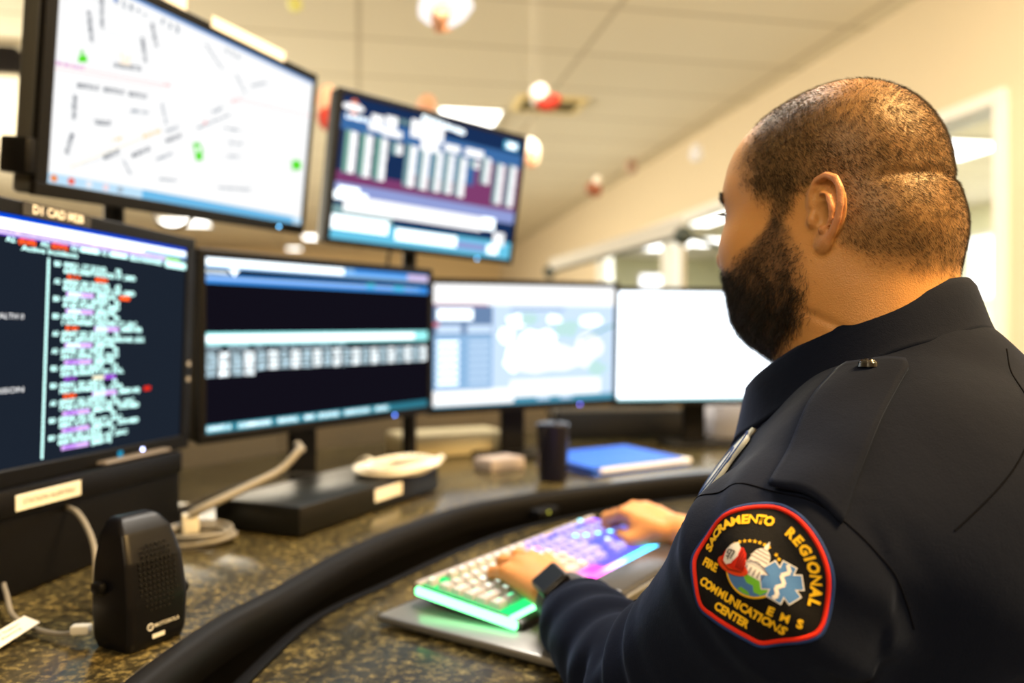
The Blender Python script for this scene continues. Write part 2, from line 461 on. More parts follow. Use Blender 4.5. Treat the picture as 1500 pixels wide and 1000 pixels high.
N, L = nt(skin); b = N['Principled BSDF']; at = N.new('ShaderNodeAttribute'); at.attribute_name = 'skin'
L.new(at.outputs['Color'], b.inputs['Base Color'])
b.inputs['Subsurface Weight'].default_value = .18; b.inputs['Subsurface Radius'].default_value = (.01, .004, .002); b.inputs['Subsurface Scale'].default_value = .5
tc = N.new('ShaderNodeTexCoord'); n1 = N.new('ShaderNodeTexNoise'); n1.inputs['Scale'].default_value = 420; n1.inputs['Detail'].default_value = 3
vo = N.new('ShaderNodeTexVoronoi'); vo.inputs['Scale'].default_value = 900
ad = N.new('ShaderNodeMath'); ad.operation = 'ADD'; bp = N.new('ShaderNodeBump'); bp.inputs['Strength'].default_value = .22; bp.inputs['Distance'].default_value = .0012
L.new(tc.outputs['Object'], n1.inputs['Vector']); L.new(tc.outputs['Object'], vo.inputs['Vector'])
L.new(n1.outputs['Fac'], ad.inputs[0]); L.new(vo.outputs['Distance'], ad.inputs[1]); L.new(ad.outputs[0], bp.inputs['Height']); L.new(bp.outputs['Normal'], b.inputs['Normal'])
body.data.materials.append(skin)

# ---- hair strands: thin tapered three-sided spikes rooted in the skin
tri = np.concatenate([BQ[:, [0, 1, 2]], BQ[:, [0, 2, 3]]]); A = P[tri[:, 0]]; Bv = P[tri[:, 1]]; Cv = P[tri[:, 2]]
fn = np.cross(Bv-A, Cv-A); area = np.linalg.norm(fn, axis=1)/2; fn /= (2*area[:, None]+1e-12); cen = (A+Bv+Cv)/3
cq = to_head(cen.astype(F32)); cnear = (np.abs(cq) < .2).all(1) & (cq[:, 2] > -.16)
def strands(name, dens, count, length, r, flow, stiff, m, jitter=.35, seg=2):
    w = area*np.clip(dens, 0, None); w = w/w.sum(); f = rng.choice(len(w), count, p=w)
    u = rng.random((count, 2)); fl = u.sum(1) > 1; u[fl] = 1-u[fl]
    root = A[f] + u[:, :1]*(Bv[f]-A[f]) + u[:, 1:]*(Cv[f]-A[f]); nrm = fn[f]
    fd = flow(to_head(root.astype(F32))) @ np.stack([hf, hl, hu]); fd = fd - nrm*(fd*nrm).sum(1)[:, None]; fd /= np.linalg.norm(fd, axis=1)[:, None]+1e-9
    j = rng.normal(size=(count, 3))*jitter
    d0 = nrm*stiff + fd*(1-stiff) + j*.5; d0 /= np.linalg.norm(d0, axis=1)[:, None]
    d1 = d0*.6 + fd*.7 + j*.5; d1 /= np.linalg.norm(d1, axis=1)[:, None]
    ln = length(to_head(root.astype(F32)))*rng.uniform(.6, 1.25, count)
    p0 = root - nrm*.0006; p1 = root + d0*(ln*.5)[:, None]; p2 = p1 + d1*(ln*.5)[:, None]
    a = np.cross(d0, rng.normal(size=(count, 3))); a /= np.linalg.norm(a, axis=1)[:, None]; b2 = np.cross(d0, a)
    ring = lambda c, rr: [c + a*(rr*math.cos(t)) + b2*(rr*math.sin(t)) for t in (0, 2.094, 4.189)]
    V = np.stack(ring(p0, r) + ring(p1, r*.8) + [p2], 1)      # count,7,3
    k = np.arange(count)[:, None]*7
    T = []
    for i in range(3):
        jn = (i+1) % 3; T += [np.stack([k[:, 0]+i, k[:, 0]+jn, k[:, 0]+3+jn], 1), np.stack([k[:, 0]+i, k[:, 0]+3+jn, k[:, 0]+3+i], 1), np.stack([k[:, 0]+3+i, k[:, 0]+3+jn, k[:, 0]+6], 1)]
    return wpart(name, V.reshape(-1, 3), np.concatenate(T), m)
hair_m = mat('dark_hair', (.034, .021, .011), rough=.55, spec=.25)
beard_m = mat('beard_hair', (.020, .014, .011), rough=.42, spec=.4)
def hair_flow(q):
    x, y, z = q.T; t = sstep(.05, .12, z)[:, None]
    side = np.stack([-.65 + 0*x, .15*np.sign(y), -.75 + 0*x], 1)
    top = np.stack([.15 + 0*x, y*8, -.25 + 0*x], 1)
    return side*(1-t) + top*t + .10*np.stack([vnoise(q, 40, 11), vnoise(q, 40, 12), vnoise(q, 40, 13)], 1)
def beard_flow(q):
    x, y, z = q.T; return np.stack([.25 + 0*x, 0*x, -1 + 0*x], 1) + .45*np.stack([vnoise(q, 55, 21), vnoise(q, 55, 22), vnoise(q, 55, 23)], 1)
thinc = sstep(.100, .128, cq[:, 2])*sstep(-.075, -.02, cq[:, 0])
hd = hair_mask(cq)*cnear*(1 - .85*thinc)*np.where(cq[:, 2] < -.005, .75, 1)*(1 + .8*sstep(-.045, .02, cq[:, 0]))
clump = np.clip(.9 + .35*vnoise(cq, 190, 9), .1, 2)
strands('hair', hd*clump, int(62000/DETAIL), lambda q: .0042 + .0012*sstep(.0, .05, q[:, 2]), .000085, hair_flow, .30, hair_m, jitter=.22)
bd = beard_mask(cq)*cnear; low = sstep(.0, -.07, cq[:, 2])
strands('beard', bd*(.45 + .75*low)*np.clip(.8 + .5*vnoise(cq, 150, 10), .1, 2), int(26000/DETAIL), lambda q: .0055 + .0045*sstep(-.02, -.07, q[:, 2]), .00013, beard_flow, .45, beard_m, jitter=.5)
ed = np.zeros(len(cq)); bx = (cq[:, 0] > .06) & (np.abs(cq[:, 2] - .0400 + .15*np.abs(np.abs(cq[:, 1])-.03)) < .0045) & (np.abs(cq[:, 1]) > .012) & (np.abs(cq[:, 1]) < .056)
ed[bx] = 1
strands('eyebrow', ed, 1400, lambda q: .007 + 0*q[:, 0], .00012, lambda q: np.stack([-.4 + 0*q[:, 0], np.sign(q[:, 1]), .1 + 0*q[:, 0]], 1), .3, beard_m)
def hpt(q): return Vector(from_head(q)) + Vector((0, 0, CAMZ)) - ROOT
def bpt(p): return Vector(p) + Vector((0, 0, CAMZ)) - ROOT
white_eye = mat('eye_white', (.75, .72, .70), rough=.15, spec=.6, coat=.5); iris_m = mat('iris', (.045, .022, .012), rough=.2, coat=.8)
for sgn in (1, -1):
    m = MB(); m.ball(hpt((.0755, .0335*sgn, .0225)), .0125, 3); eye = m.build('eye', white_eye, person)
    m = MB(); c = hpt((.0755+.0108, .0330*sgn, .0205)); m.ball(c, (.0052, .0052, .0055), 3); m.build('iris', iris_m, eye)
    pts = [hpt((.0755 + .0137*math.cos(t), .0335*sgn + .0137*math.sin(t)*sgn, .0248)) for t in np.linspace(-.75, .9, 22)]
    m = MB()
    for k, p_ in enumerate(pts):
        dr = Vector(hf)*.9 + Vector(hl)*sgn*(k/11-1)*.5 + Vector((0, 0, -.15)); m.cyl(p_, p_ + dr.normalized()*.0085, .00022, .00006, n=4)
    m.build('eyelash', beard_m, eye)
# ------------------------------------------------------------------ clothes
def arm_coord(p, S, E):
    S = V3(*S); E = V3(*E); d = E-S; L = float(np.sqrt((d*d).sum())); d = d/F32(L); t = (p-S)@d
    r = p - S - t[:, None]*d; return t/L, r, L
def shirt_sdf(p):
    q = to_body(p)
    a = np.abs(q[:, 1:2]); s = np.concatenate([q[:, :1], a, q[:, 2:]], 1)
    d = ell(q, (-.035, 0, -.150), (.135, .200, .145))
    d = smin(d, cap(s, (-.015, .01, -.068), (-.005, .165, -.140), .078, .066), .04)
    d = smin(d, ell(q, (.030, 0, -.230), (.150, .190, .170)), .05)
    d = smin(d, ell(q, (.055, 0, -.430), (.175, .200, .190)), .06)
    d = smin(d, ell(q, (.005, 0, -.560), (.160, .205, .100)), .05)
    d = smin(d, cap(q, (-.024, 0, -.08), (-.018, 0, -.040), .092, .074), .02)
    # neckline: the cloth stops inside the collar
    d = smax(d, -ell(q, (.038, 0, .035), (.084, .074, .050)), .01)
    fold = .0034*vnoise(p, 15, 31) + .0016*np.sin(60*q[:, 2] + 25*q[:, 1] + 3*vnoise(p, 9, 4))*sstep(-.22, -.40, q[:, 2])
    # soft pulls from the armpit across the back and chest
    fold += .004*np.exp(-((q[:, 2] + .235 + .55*(a[:, 0]-.12) )/.014)**2)*sstep(.04, .12, a[:, 0])
    fold -= .003*np.exp(-((q[:, 2] + .275 + .75*(a[:, 0]-.12) )/.016)**2)*sstep(.05, .13, a[:, 0])
    d = d + fold.astype(F32)
    for k, (S, E, W) in enumerate(((SL, EL, WL), (SR, ER, WR))):
        t, r, L = arm_coord(p, S, E)
        e = cap(p, S + (E-S)*.05, E, .074, .062)
        e = smin(e, sph(p, S, .072), .03)
        ang = np.arctan2(r@unit(np.cross(E-S, UP)).astype(F32), r@UP.astype(F32))
        w1 = sstep(.45, .8, t); w0 = sstep(.25, .0, t)
        e = e + (.0050*w1*np.sin(30*t + 2.2*np.sin(ang+.6) + vnoise(p, 14, 5+k)) + .0026*w0*np.sin(34*t + 1.5*ang + vnoise(p, 18, 8))).astype(F32)*sstep(1.25, 1.0, t)
        # cloth bunched over the inside of the elbow
        nrm = unit(np.cross(np.cross(W-E, E-S), E-S)); nrm = -nrm if nrm@(W-E) < 0 else nrm
        c0 = S + (E-S)*.80 + nrm*.030; e = smin(e, ell(p, c0, (.050, .046, .040)), .016)
        t2, r2, L2 = arm_coord(p, E, W)
        f = cap(p, E, W, .060, .041)
        ang2 = np.arctan2(r2@unit(np.cross(W-E, UP)).astype(F32), r2@UP.astype(F32))
        f = f + (.0048*sstep(.62, .25, t2)*sstep(-.2, .1, t2)*np.sin(28*t2 + 1.8*np.sin(ang2) + vnoise(p, 15, 15+k)) + .0015*np.sin(40*t2 + 2*ang2)*sstep(1, .6, t2)).astype(F32)
        f = smax(f, (t2 - (1 - .070/L2)).astype(F32)*F32(L2), .004)
        e = smin(e, f, .012)
        d = smin(d, e, .018)
    return d
SH = .0032*DETAIL
P, Q = surf(shirt_sdf, axis((-.06, SH), .66), axis((.36, SH), 1.24), axis((-.68, SH*2), (-.42, SH), .05), relax=2)
navy = mat('navy_twill', (.0034, .0056, .0155), rough=.84, spec=.09, sheen=.08)
N, L = nt(navy); b = N['Principled BSDF']; b.inputs['Sheen Roughness'].default_value = .45; b.inputs['Sheen Tint'].default_value = (.35, .5, 1., 1)
tc = N.new('ShaderNodeTexCoord'); wv = N.new('ShaderNodeTexNoise'); wv.inputs['Scale'].default_value = 900; wv.inputs['Detail'].default_value = 2
w2 = N.new('ShaderNodeTexNoise'); w2.inputs['Scale'].default_value = 55; w2.inputs['Detail'].default_value = 4
mx = N.new('ShaderNodeMath'); mx.operation = 'MULTIPLY_ADD'; mx.inputs[1].default_value = .35
bp = N.new('ShaderNodeBump'); bp.inputs['Strength'].default_value = .5; bp.inputs['Distance'].default_value = .0012
L.new(tc.outputs['Object'], wv.inputs['Vector']); L.new(tc.outputs['Object'], w2.inputs['Vector'])
L.new(wv.outputs['Fac'], mx.inputs[0]); L.new(w2.outputs['Fac'], mx.inputs[2]); L.new(mx.outputs[0], bp.inputs['Height']); L.new(bp.outputs['Normal'], b.inputs['Normal'])
SP, SQ = P, Q
shirt = wpart('shirt', P, Q, navy)
shirt_bvh = BVHTree.FromPolygons([tuple(v) for v in P], [tuple(map(int, f)) for f in Q])
print('SHIRT', len(P))
def cast(o, d, dist=1.):
    h = shirt_bvh.ray_cast(Vector(o), Vector(d).normalized(), dist); return (h[0], h[1]) if h[0] else (None, None)
def grid_part(name, G, m, parent, thick=.0025, close=False):
    """G: rows x cols of world points (z from the camera height) -> solidified sheet"""
    R_, C_ = len(G), len(G[0]); bm = bmesh.new()
    vs = [[bm.verts.new(bpt(G[i][j])) for j in range(C_)] for i in range(R_)]
    for i in range(R_-1):
        for j in range(C_ if close else C_-1): bm.faces.new((vs[i][j], vs[i][(j+1) % C_], vs[i+1][(j+1) % C_], vs[i+1][j]))
    bmesh.ops.recalc_face_normals(bm, faces=bm.faces[:])
    me = bpy.data.meshes.new(name); bm.to_mesh(me); bm.free(); smooth(me)
    o = link(name, me, parent, (m,)); md = o.modifiers.new('thick', 'SOLIDIFY'); md.thickness = thick; md.offset = 0
    return o
# collar: stand, fold and falling leaf swept round the neck
rows = []
th = np.linspace(-math.radians(156), math.radians(156), 97)
prof = [(0, -.040, 0), (-.001, -.020, 0), (-.001, -.006, 0), (.0015, .0, 0), (.0055, .0012, 0), (.0085, -.003, 0), (.0105, .0, .25), (.0125, .0, .5), (.0145, .0, .75), (.0165, .0, .93), (.0180, .0, 1.0)]
for (ro, dz, lf) in prof:
    row = []
    for t in th:
        c, s_ = math.cos(t), math.sin(t); back = (1+c)/2; front = 1-back
        rf, rl = .086, .081
        f = .038 - c*(rf + ro*1.0); l = s_*(rl + ro*1.25)
        top = .050*c if c > 0 else .046*c
        top += .004*math.sin(2*t+.5)*front
        leaf = .037 + .018*front**1.5
        z = top + (dz if lf == 0 else -.003 - leaf*lf)
        out = (.0045*lf)*(1 - .4*front)
        z += .0012*math.sin(9*t)*lf
        row.append(from_body((f - c*out, l + s_*out, z)))
    rows.append(row)
grid_part('collar', rows, navy, person, .0028)
# turned-down edge and stitching line of the leaf
# cuffs
for W, E in ((WL, EL), (WR, ER)):
    ax_ = unit(W-E); u = unit(np.cross(ax_, UP)); v = np.cross(u, ax_); rows = []
    for t, rr in ((-.125, .0425), (-.122, .0450), (-.100, .0440), (-.080, .0420), (-.062, .0400), (-.0605, .0375), (-.067, .034)):
        rows.append([W + ax_*t + (u*math.cos(k*math.pi/18) + v*math.sin(k*math.pi/18)*.92)*(rr + .0012*math.sin(k*.9+t*90)) for k in range(36)])
    grid_part('cuff', rows, navy, person, .002, close=True)
# epaulette laid over the left shoulder
def drape(f, l, lift=.003):
    o = from_body((f, l, .2)); h, n = cast(o, (0, 0, -1), 1.)
    return None if h is None else np.array(h) + np.array(n)*lift
def strap(side):
    G = []
    A0, A1 = np.array([-.022, .100]), np.array([-.028, .226]); dr = unit(A1-A0); nr = np.array([-dr[1], dr[0]])
    for i in range(29):
        t = i/28; wd = .0265 - .003*t; wd *= 1 if t > .06 else (.80 + .2*t/.06); row = []
        for j in range(13):
            s_ = j/6-1; pt = A0 + (A1-A0)*t + nr*s_*wd; h = drape(pt[0], pt[1]*side, .0035 + .0015*math.sin(t*9+s_*2))
            row.append(h if h is not None else from_body((pt[0], pt[1]*side, -.1)))
        G.append(row)
    return G
G = strap(1); ep = grid_part('epaulette', G, navy, person, .003)
bc = np.array(G[3][6]); m = MB(); bz = bpt(bc) + Vector((0, 0, .0035))
m.cyl(bz - Vector((0, 0, .003)), bz + Vector((0, 0, .001)), .0075, .0065, 24); m.cyl(bz, bz + Vector((0, 0, .0022)), .0070, .0050, 24)
for k in range(4): m.ball(bz + Vector((.0025*math.cos(k*1.57+.6), .0025*math.sin(k*1.57+.6), .0022)), .0011, 1)
m.build('button', mat('black_button', (.01, .01, .012), rough=.12, spec=.8, coat=1.), ep)
G = strap(-1); grid_part('epaulette', G, navy, person, .003)
# seams: thin raised threads along the armhole and the yoke
thread = mat('seam_thread', (.0018, .0022, .005), rough=.9, spec=.05)
def seam(pts, dr, r=.0009):
    out = []
    for p_ in pts:
        h, n = cast(np.array(p_) - unit(dr)*.25, dr, .6)
        if h is not None: out.append(bpt(np.array(h) + np.array(n)*.0002))
    if len(out) < 4: return
    m = MB(); m.tube(out, r, 6); m.build('seam', thread, shirt)
arm_dir = unit(EL-SL)
def ring_seam(c, nrm, ref, a0, a1, n=60):
    u = unit(ref - nrm*np.dot(ref, nrm)); v = np.cross(nrm, u); out = []
    for k in range(n):
        t = a0 + (a1-a0)*k/(n-1); d_ = u*math.cos(t) + v*math.sin(t); h, n_ = cast(c + d_*.30, -d_, .30)
        if h is not None: out.append(bpt(np.array(h) + np.array(n_)*.0002))
    m = MB(); m.tube(out, .0006, 6); m.build('seam', thread, shirt)
ah_n = unit(bl*.90 - UP*.43); ah_c = from_body((-.005, .180, -.200))
ring_seam(ah_c, ah_n, UP, -1.3, 1.9)
ring_seam(from_body((-.03, 0, .004)), unit(UP + bl*.71), -bf, -1.25, -.30)
# ------------------------------------------------------------------ shoulder patch, sewn on the sleeve
PN = unit((-.43, -.86, .27)); PC = np.array([.150, .500, -.148]); PD = unit(np.array([-.47, -.05, -.88])); PD = unit(PD - PN*np.dot(PD, PN))
PU = np.cross(PN, PD); PU = PU if PU[0] > 0 else -PU; PR = .066
def on_patch(x, y, lift):
    """millimetres across (x) and up (y) the patch -> point wrapped on the sleeve"""
    a = x*.001/PR; o = PC - PN*PR - PD*(y*.001); d_ = PN*math.cos(a) + PU*math.sin(a)
    h, n = cast(o + d_*(PR*2.6), -d_, PR*2.6)
    if h is None: return Vector(o + d_*(PR + lift))
    return Vector(np.array(h) + d_*lift)
class Patch:
    def __init__(s): s.bm = bmesh.new()
    def _take(s, t, mi, lift, maxlen=3.2):
        for _ in range(5):
            es = [e for e in t.edges if e.calc_length() > maxlen]
            if not es: break
            bmesh.ops.subdivide_edges(t, edges=es, cuts=1, use_grid_fill=True)
            bmesh.ops.triangulate(t, faces=[f for f in t.faces if len(f.verts) > 3])
        for v in t.verts: v.co = bpt(on_patch(v.co.x, v.co.y, lift))
        for f in t.faces: f.material_index = mi
        me = bpy.data.meshes.new('t'); t.to_mesh(me); t.free(); s.bm.from_mesh(me); bpy.data.meshes.remove(me)
    def poly(s, pts, mi, lift, maxlen=3.2):
        t = bmesh.new(); f = t.faces.new([t.verts.new((x, y, 0)) for x, y in pts]); f.normal_update()
        if f.normal.z < 0: f.normal_flip()
        bmesh.ops.triangulate(t, faces=t.faces[:]); s._take(t, mi, lift, maxlen)
    def text(s, str_, x, y, size, ang, mi, lift, bold=.035, sx=1.):
        me = text_mesh(str_, size, bold); t = bmesh.new(); t.from_mesh(me)
        c, sn = math.cos(ang), math.sin(ang)
        for v in t.verts:
            px, py = v.co.x*sx, v.co.y; v.co = Vector((x + px*c - py*sn, y + px*sn + py*c, 0))
        s._take(t, mi, lift, 9)
    def stroke(s, pts, w, mi, lift):
        for (x0, y0), (x1, y1) in zip(pts, pts[1:]):
            L_ = math.hypot(x1-x0, y1-y0); nx, ny = -(y1-y0)/L_*w/2, (x1-x0)/L_*w/2
            s.poly([(x0+nx, y0+ny), (x0-nx, y0-ny), (x1-nx, y1-ny), (x1+nx, y1+ny)], mi, lift)
    def tube(s, pts, r, mi, lift, closed=True):
        m = MB(); m.tube([bpt(on_patch(x, y, lift)) for x, y in pts], r, 8, closed=closed)
        for f in m.bm.faces: f.material_index = mi; f.smooth = True
        me = bpy.data.meshes.new('t'); m.bm.to_mesh(me); m.bm.free(); s.bm.from_mesh(me); bpy.data.meshes.remove(me)
def emb(name, c): return noise_bump(mat(name, c, rough=.65, spec=.2, sheen=.0), 1400, .6, .0006, 2)
EMB = [emb('patch_black', (.0025, .0025, .004)), emb('patch_red', (.62, .022, .008)), emb('patch_blue_edge', (.012, .035, .16)), emb('patch_yellow', (.80, .50, .015)),
       emb('patch_white', (.72, .72, .78)), emb('patch_sky_blue', (.07, .20, .55)), emb('patch_green', (.16, .50, .04)), emb('patch_orange_red', (.72, .06, .012)), emb('patch_dark_line', (.03, .02, .08))]
BK, RD, BE, YE, WH, SK, GR, OR, DL = range(9)
half = [(0, 49), (9, 48.2), (18, 45), (26.5, 39.6), (33.5, 32.4), (39.5, 23.5), (43.8, 13.5), (46.3, 3.5), (46.8, -5.5), (44.5, -12.5), (35.5, -23.5), (26, -34.2), (14, -35.8), (0, -36.2)]
base = half + [(-x, y) for x, y in half[-2:0:-1]]
dense = [tuple(p) for p in spline([Vector((x, y)) for x, y in base], 4, True)]
sc = lambda k, P_: [(x*k, (y-5)*k+5) for x, y in P_]
pt = Patch()
pt.poly(dense, BK, .0012, 2.6)
pt.tube(sc(1.005, dense), .00150, BE, .0006); pt.tube(sc(.955, dense), .00150, RD, .0012)
# two words on the arch
def arch(word, a0, a1, r, cx, cy, size):
    adv = {'I': .5, 'M': 1.25, 'N': 1.05, 'A': 1.0, 'O': 1.1, 'L': .85, 'E': .85, 'R': .95, 'T': .9, 'C': 1.0, 'G': 1.05, 'S': .9}
    w = [adv.get(c, 1) for c in word]; tot = sum(w); acc_ = 0
    for c, ww in zip(word, w):
        a = a0 + (a1-a0)*(acc_ + ww/2)/tot; acc_ += ww
        pt.text(c, cx + r*math.cos(a), cy + r*math.sin(a), size, a - math.pi/2, YE, .0018, .022 if c in 'MN' else .05)
R_ = math.radians
arch('SACRAMENTO', R_(181), R_(97), 36.5, 0, .5, 8.6)
arch('REGIONAL', R_(81), R_(3), 36.5, 0, .5, 8.6)
pt.text('FIRE', -30, -7.0, 7.4, R_(2), YE, .0018, .05, .95)
pt.text('E', 18.0, -12.2, 7.2, R_(8), YE, .0018, .05); pt.text('M', 26, -11.3, 7.2, R_(10), YE, .0018, .022, .95); pt.text('S', 34, -10.0, 7.2, R_(12), YE, .0018, .05)
for k, c in enumerate('COMMUNICATIONS'):
    u_ = (k - 6.5)/6.5; wx = [0, 4.7, 9.8, 15.2, 20.4, 25.3, 28.8, 32.4, 36.9, 41.0, 44.0, 47.8, 52.8, 57.4][k] - 28.7
    pt.text(c, wx, -18.8 - .6*(1-u_*u_), 7.6, 0, YE, .0018, .020 if c in 'MN' else .05, .86 if c == 'M' else .92)
pt.text('CENTER', -1.5, -27.4, 7.2, 0, YE, .0018, .05, .95)
# emblem: ring of stars, globe, capitol, helmet, star of life
ex, ey = -1.5, 4.5
for k in range(12):
    a = R_(158 - k*9.6)
    if k in (9,): continue
    x0, y0 = ex + 18.5*math.cos(a), ey + 17.5*math.sin(a)
    pt.poly([(x0 + (1.5 if i % 2 == 0 else .65)*math.cos(a + i*math.pi/5), y0 + (1.5 if i % 2 == 0 else .65)*math.sin(a + i*math.pi/5)) for i in range(10)], YE, .0018, 4)
arc = lambda cx, cy, r, a0, a1, n: [(cx + r*math.cos(R_(a0 + (a1-a0)*k/n)), cy + r*math.sin(R_(a0 + (a1-a0)*k/n))) for k in range(n+1)]
pt.poly(arc(ex, ey, 17.3, 188, 352, 24), YE, .0016)
pt.poly(arc(ex, ey, 16.0, 188, 352, 24), SK, .0018)
pt.poly([(ex-12.5, ey-2.2), (ex-8, ey-6), (ex-3, ey-5), (ex+1, ey-8.5), (ex+5, ey-8), (ex+7, ey-11.5), (ex+11, ey-11), (ex+15.3, ey-4), (ex+15, ey-2), (ex, ey-2)], GR, .0020)
pt.poly([(ex-1, ey-12.5), (ex+4, ey-13), (ex+6, ey-14.6), (ex+1, ey-15.6), (ex-3, ey-14.8)], GR, .0020)
# capitol
cx, cy = ex + 1.8, ey - 2.5
pt.poly([(cx-9, cy-1), (cx+9, cy-1), (cx+9, cy+5), (cx, cy+9.5), (cx-9, cy+5)], WH, .0022)
pt.poly([(cx-5.6, cy+6), (cx+5.6, cy+6), (cx+5.2, cy+11), (cx-5.2, cy+11)], WH, .0024)
pt.poly([(cx-6.2, cy+10.6)] + [(cx + 5.4*math.cos(R_(180-k*18)), cy+11.5 + 6.4*math.sin(R_(180-k*18))) for k in range(11)] + [(cx+6.2, cy+10.6)], WH, .0024)
pt.poly([(cx-1.4, cy+17), (cx+1.4, cy+17), (cx+1.1, cy+20.2), (cx+.2, cy+23), (cx-.2, cy+23), (cx-1.1, cy+20.2)], WH, .0024)
for k in range(6): pt.stroke([(cx-7+k*2.6, cy-.4), (cx-7+k*2.6, cy+4)], .55, DL, .0028)
pt.stroke([(cx-8.6, cy+4.8), (cx, cy+8.7), (cx+8.6, cy+4.8)], .5, DL, .0028)
for k, (wd, yy) in enumerate([(5.2, 7.6), (5.4, 10.6), (5.0, 13.0), (4.0, 15.2), (1.5, 17.2)]): pt.stroke([(cx-wd, cy+yy), (cx+wd, cy+yy)], .45, DL, .0028)
# star of life
sx_, sy_ = ex + 18.0, ey + 2.5
for k in range(3):
    a = R_(90 + 60*k); c_, s_ = math.cos(a), math.sin(a); w_, l_ = 3.9, 11.5
    pt.poly([(sx_ + c_*u - s_*v, sy_ + s_*u + c_*v) for u, v in ((l_+.7, w_+.7), (-l_-.7, w_+.7), (-l_-.7, -w_-.7), (l_+.7, -w_-.7))], WH, .0024)
for k in range(3):
    a = R_(90 + 60*k); c_, s_ = math.cos(a), math.sin(a)
    pt.poly([(sx_ + c_*u - s_*v, sy_ + s_*u + c_*v) for u, v in ((l_, w_), (-l_, w_), (-l_, -w_), (l_, -w_))], SK, .0026)
pt.stroke([(sx_-1, sy_+11), (sx_+1.8, sy_+7.5), (sx_-1.8, sy_+3.5), (sx_+1.8, sy_-.5), (sx_-1.8, sy_-4.5), (sx_+.8, sy_-8), (sx_-.8, sy_-11)], 2.3, WH, .0030)
# fire helmet: brim, crown, white front shield
hx, hy = ex - 11.5, ey - 1.0
pt.poly([(hx + 11.2*math.cos(R_(a)) , hy - 3.2 + 4.9*math.sin(R_(a)) + 1.0*math.cos(R_(a))) for a in range(0, 360, 15)], OR, .0030)
pt.poly([(hx-8.5, hy-2.8), (hx-7, hy+4), (hx-3.5, hy+8.6), (hx+2, hy+10.5), (hx+5, hy+8.2), (hx+7.8, hy+3), (hx+9, hy-2.2), (hx+2, hy-4.6)], RD, .0032)
pt.poly([(hx-6.3, hy-2.8), (hx-6.6, hy+4.5), (hx-5, hy+9.5), (hx-2.2, hy+12.2), (hx+.8, hy+9.5), (hx+1.6, hy+4), (hx-.6, hy-2), (hx-3.4, hy-4.2)], WH, .0036)
for (a_, b_) in (((-5.0, 5.2), (-1.2, 6.0)), ((-5.0, 5.2), (-5.2, 2.6)), ((-5.2, 2.6), (-4.0, 2.8)), ((-3.2, 5.4), (-3.4, -.8)), ((-1.2, 5.8), (-1.8, .4)), ((-5.2, .8), (-3.4, 1.0))): pt.stroke([(hx+a_[0], hy+a_[1]), (hx+b_[0], hy+b_[1])], .75, BK, .0040)
for k in range(4): pt.stroke([(hx+2.6+k*1.6, hy+9.2-k*1.8), (hx+3.6+k*1.3, hy-2.8)], .45, BK, .0038)
pt.stroke([(hx-8, hy-3.6), (hx-1, hy-6.2), (hx+8, hy-3.4)], .5, BK, .0036)
me = bpy.data.meshes.new('shoulder_patch'); pt.bm.to_mesh(me); pt.bm.free()
patch = link('shoulder_patch', me, person, EMB); tag(patch, 'black shoulder patch with red and blue edge and yellow lettering')
# badge embroidered on the left breast
def breast(l, z, lift):
    h, n = cast(from_body((.45, l, z)), -bf, .6)
    return None if h is None else np.array(h) + np.array(n)*lift
m = MB(); m2 = MB()
rows = []
for r_ in np.linspace(0.001, 1, 7):
    rows.append([breast(.098 + .033*r_*math.cos(a) * (1+.07*math.cos(7*a)), -.118 + .040*r_*math.sin(a)*(1+.07*math.cos(7*a)), .0035) for a in np.linspace(0, 2*math.pi, 57)[:-1]])
if all(p_ is not None for r_ in rows for p_ in r_):
    bdg = grid_part('badge', rows, emb('badge_silver', (.62, .66, .66)), person, .0035, close=True)
    m = MB()
    for rr in (.55, .93): m.tube([bpt(breast(.098 + .033*rr*math.cos(a), -.118 + .040*rr*math.sin(a), .0055)) for a in np.linspace(0, 2*math.pi, 41)[:-1]], .0009, 6, closed=True)
    m.build('badge_ring', emb('badge_blue', (.05, .10, .28)), bdg)
# ------------------------------------------------------------------ wristwatch
ax_ = unit(WL-EL)*.5 + unit(KL-WL)*.5; ax_ = unit(ax_); up_ = unit(UP - ax_*(UP@ax_)); sd_ = np.cross(ax_, up_)
wc = WL - ax_*.034 + up_*.002; nw = unit(up_*.80 - sd_*.62); tw = np.cross(nw, ax_)
G = [[wc + ax_*w_ + up_*math.cos(a)*.0305 + sd_*math.sin(a)*.0335 for a in np.linspace(0, 2*math.pi, 41)[:-1]] for w_ in (-.011, -.006, 0, .006, .011)]
watch = grid_part('wristwatch', G, mat('watch_band', (.012, .012, .014), rough=.5), person, .0025, close=True)
rot = Matrix((Vector(tw), Vector(ax_), Vector(nw))).transposed()
m = MB(); m.box(bpt(wc + nw*.0355), (.036, .040, .0105), rot, .0035, 3); m.build('watch_case', mat('watch_case', (.015, .015, .018), rough=.3, metal=.3), watch)
m = MB(); m.box(bpt(wc + nw*.0415), (.031, .035, .0012), rot, .0005, 1); m.build('watch_face', mat('watch_glass', (.003, .004, .006), rough=.25, spec=.25), watch)
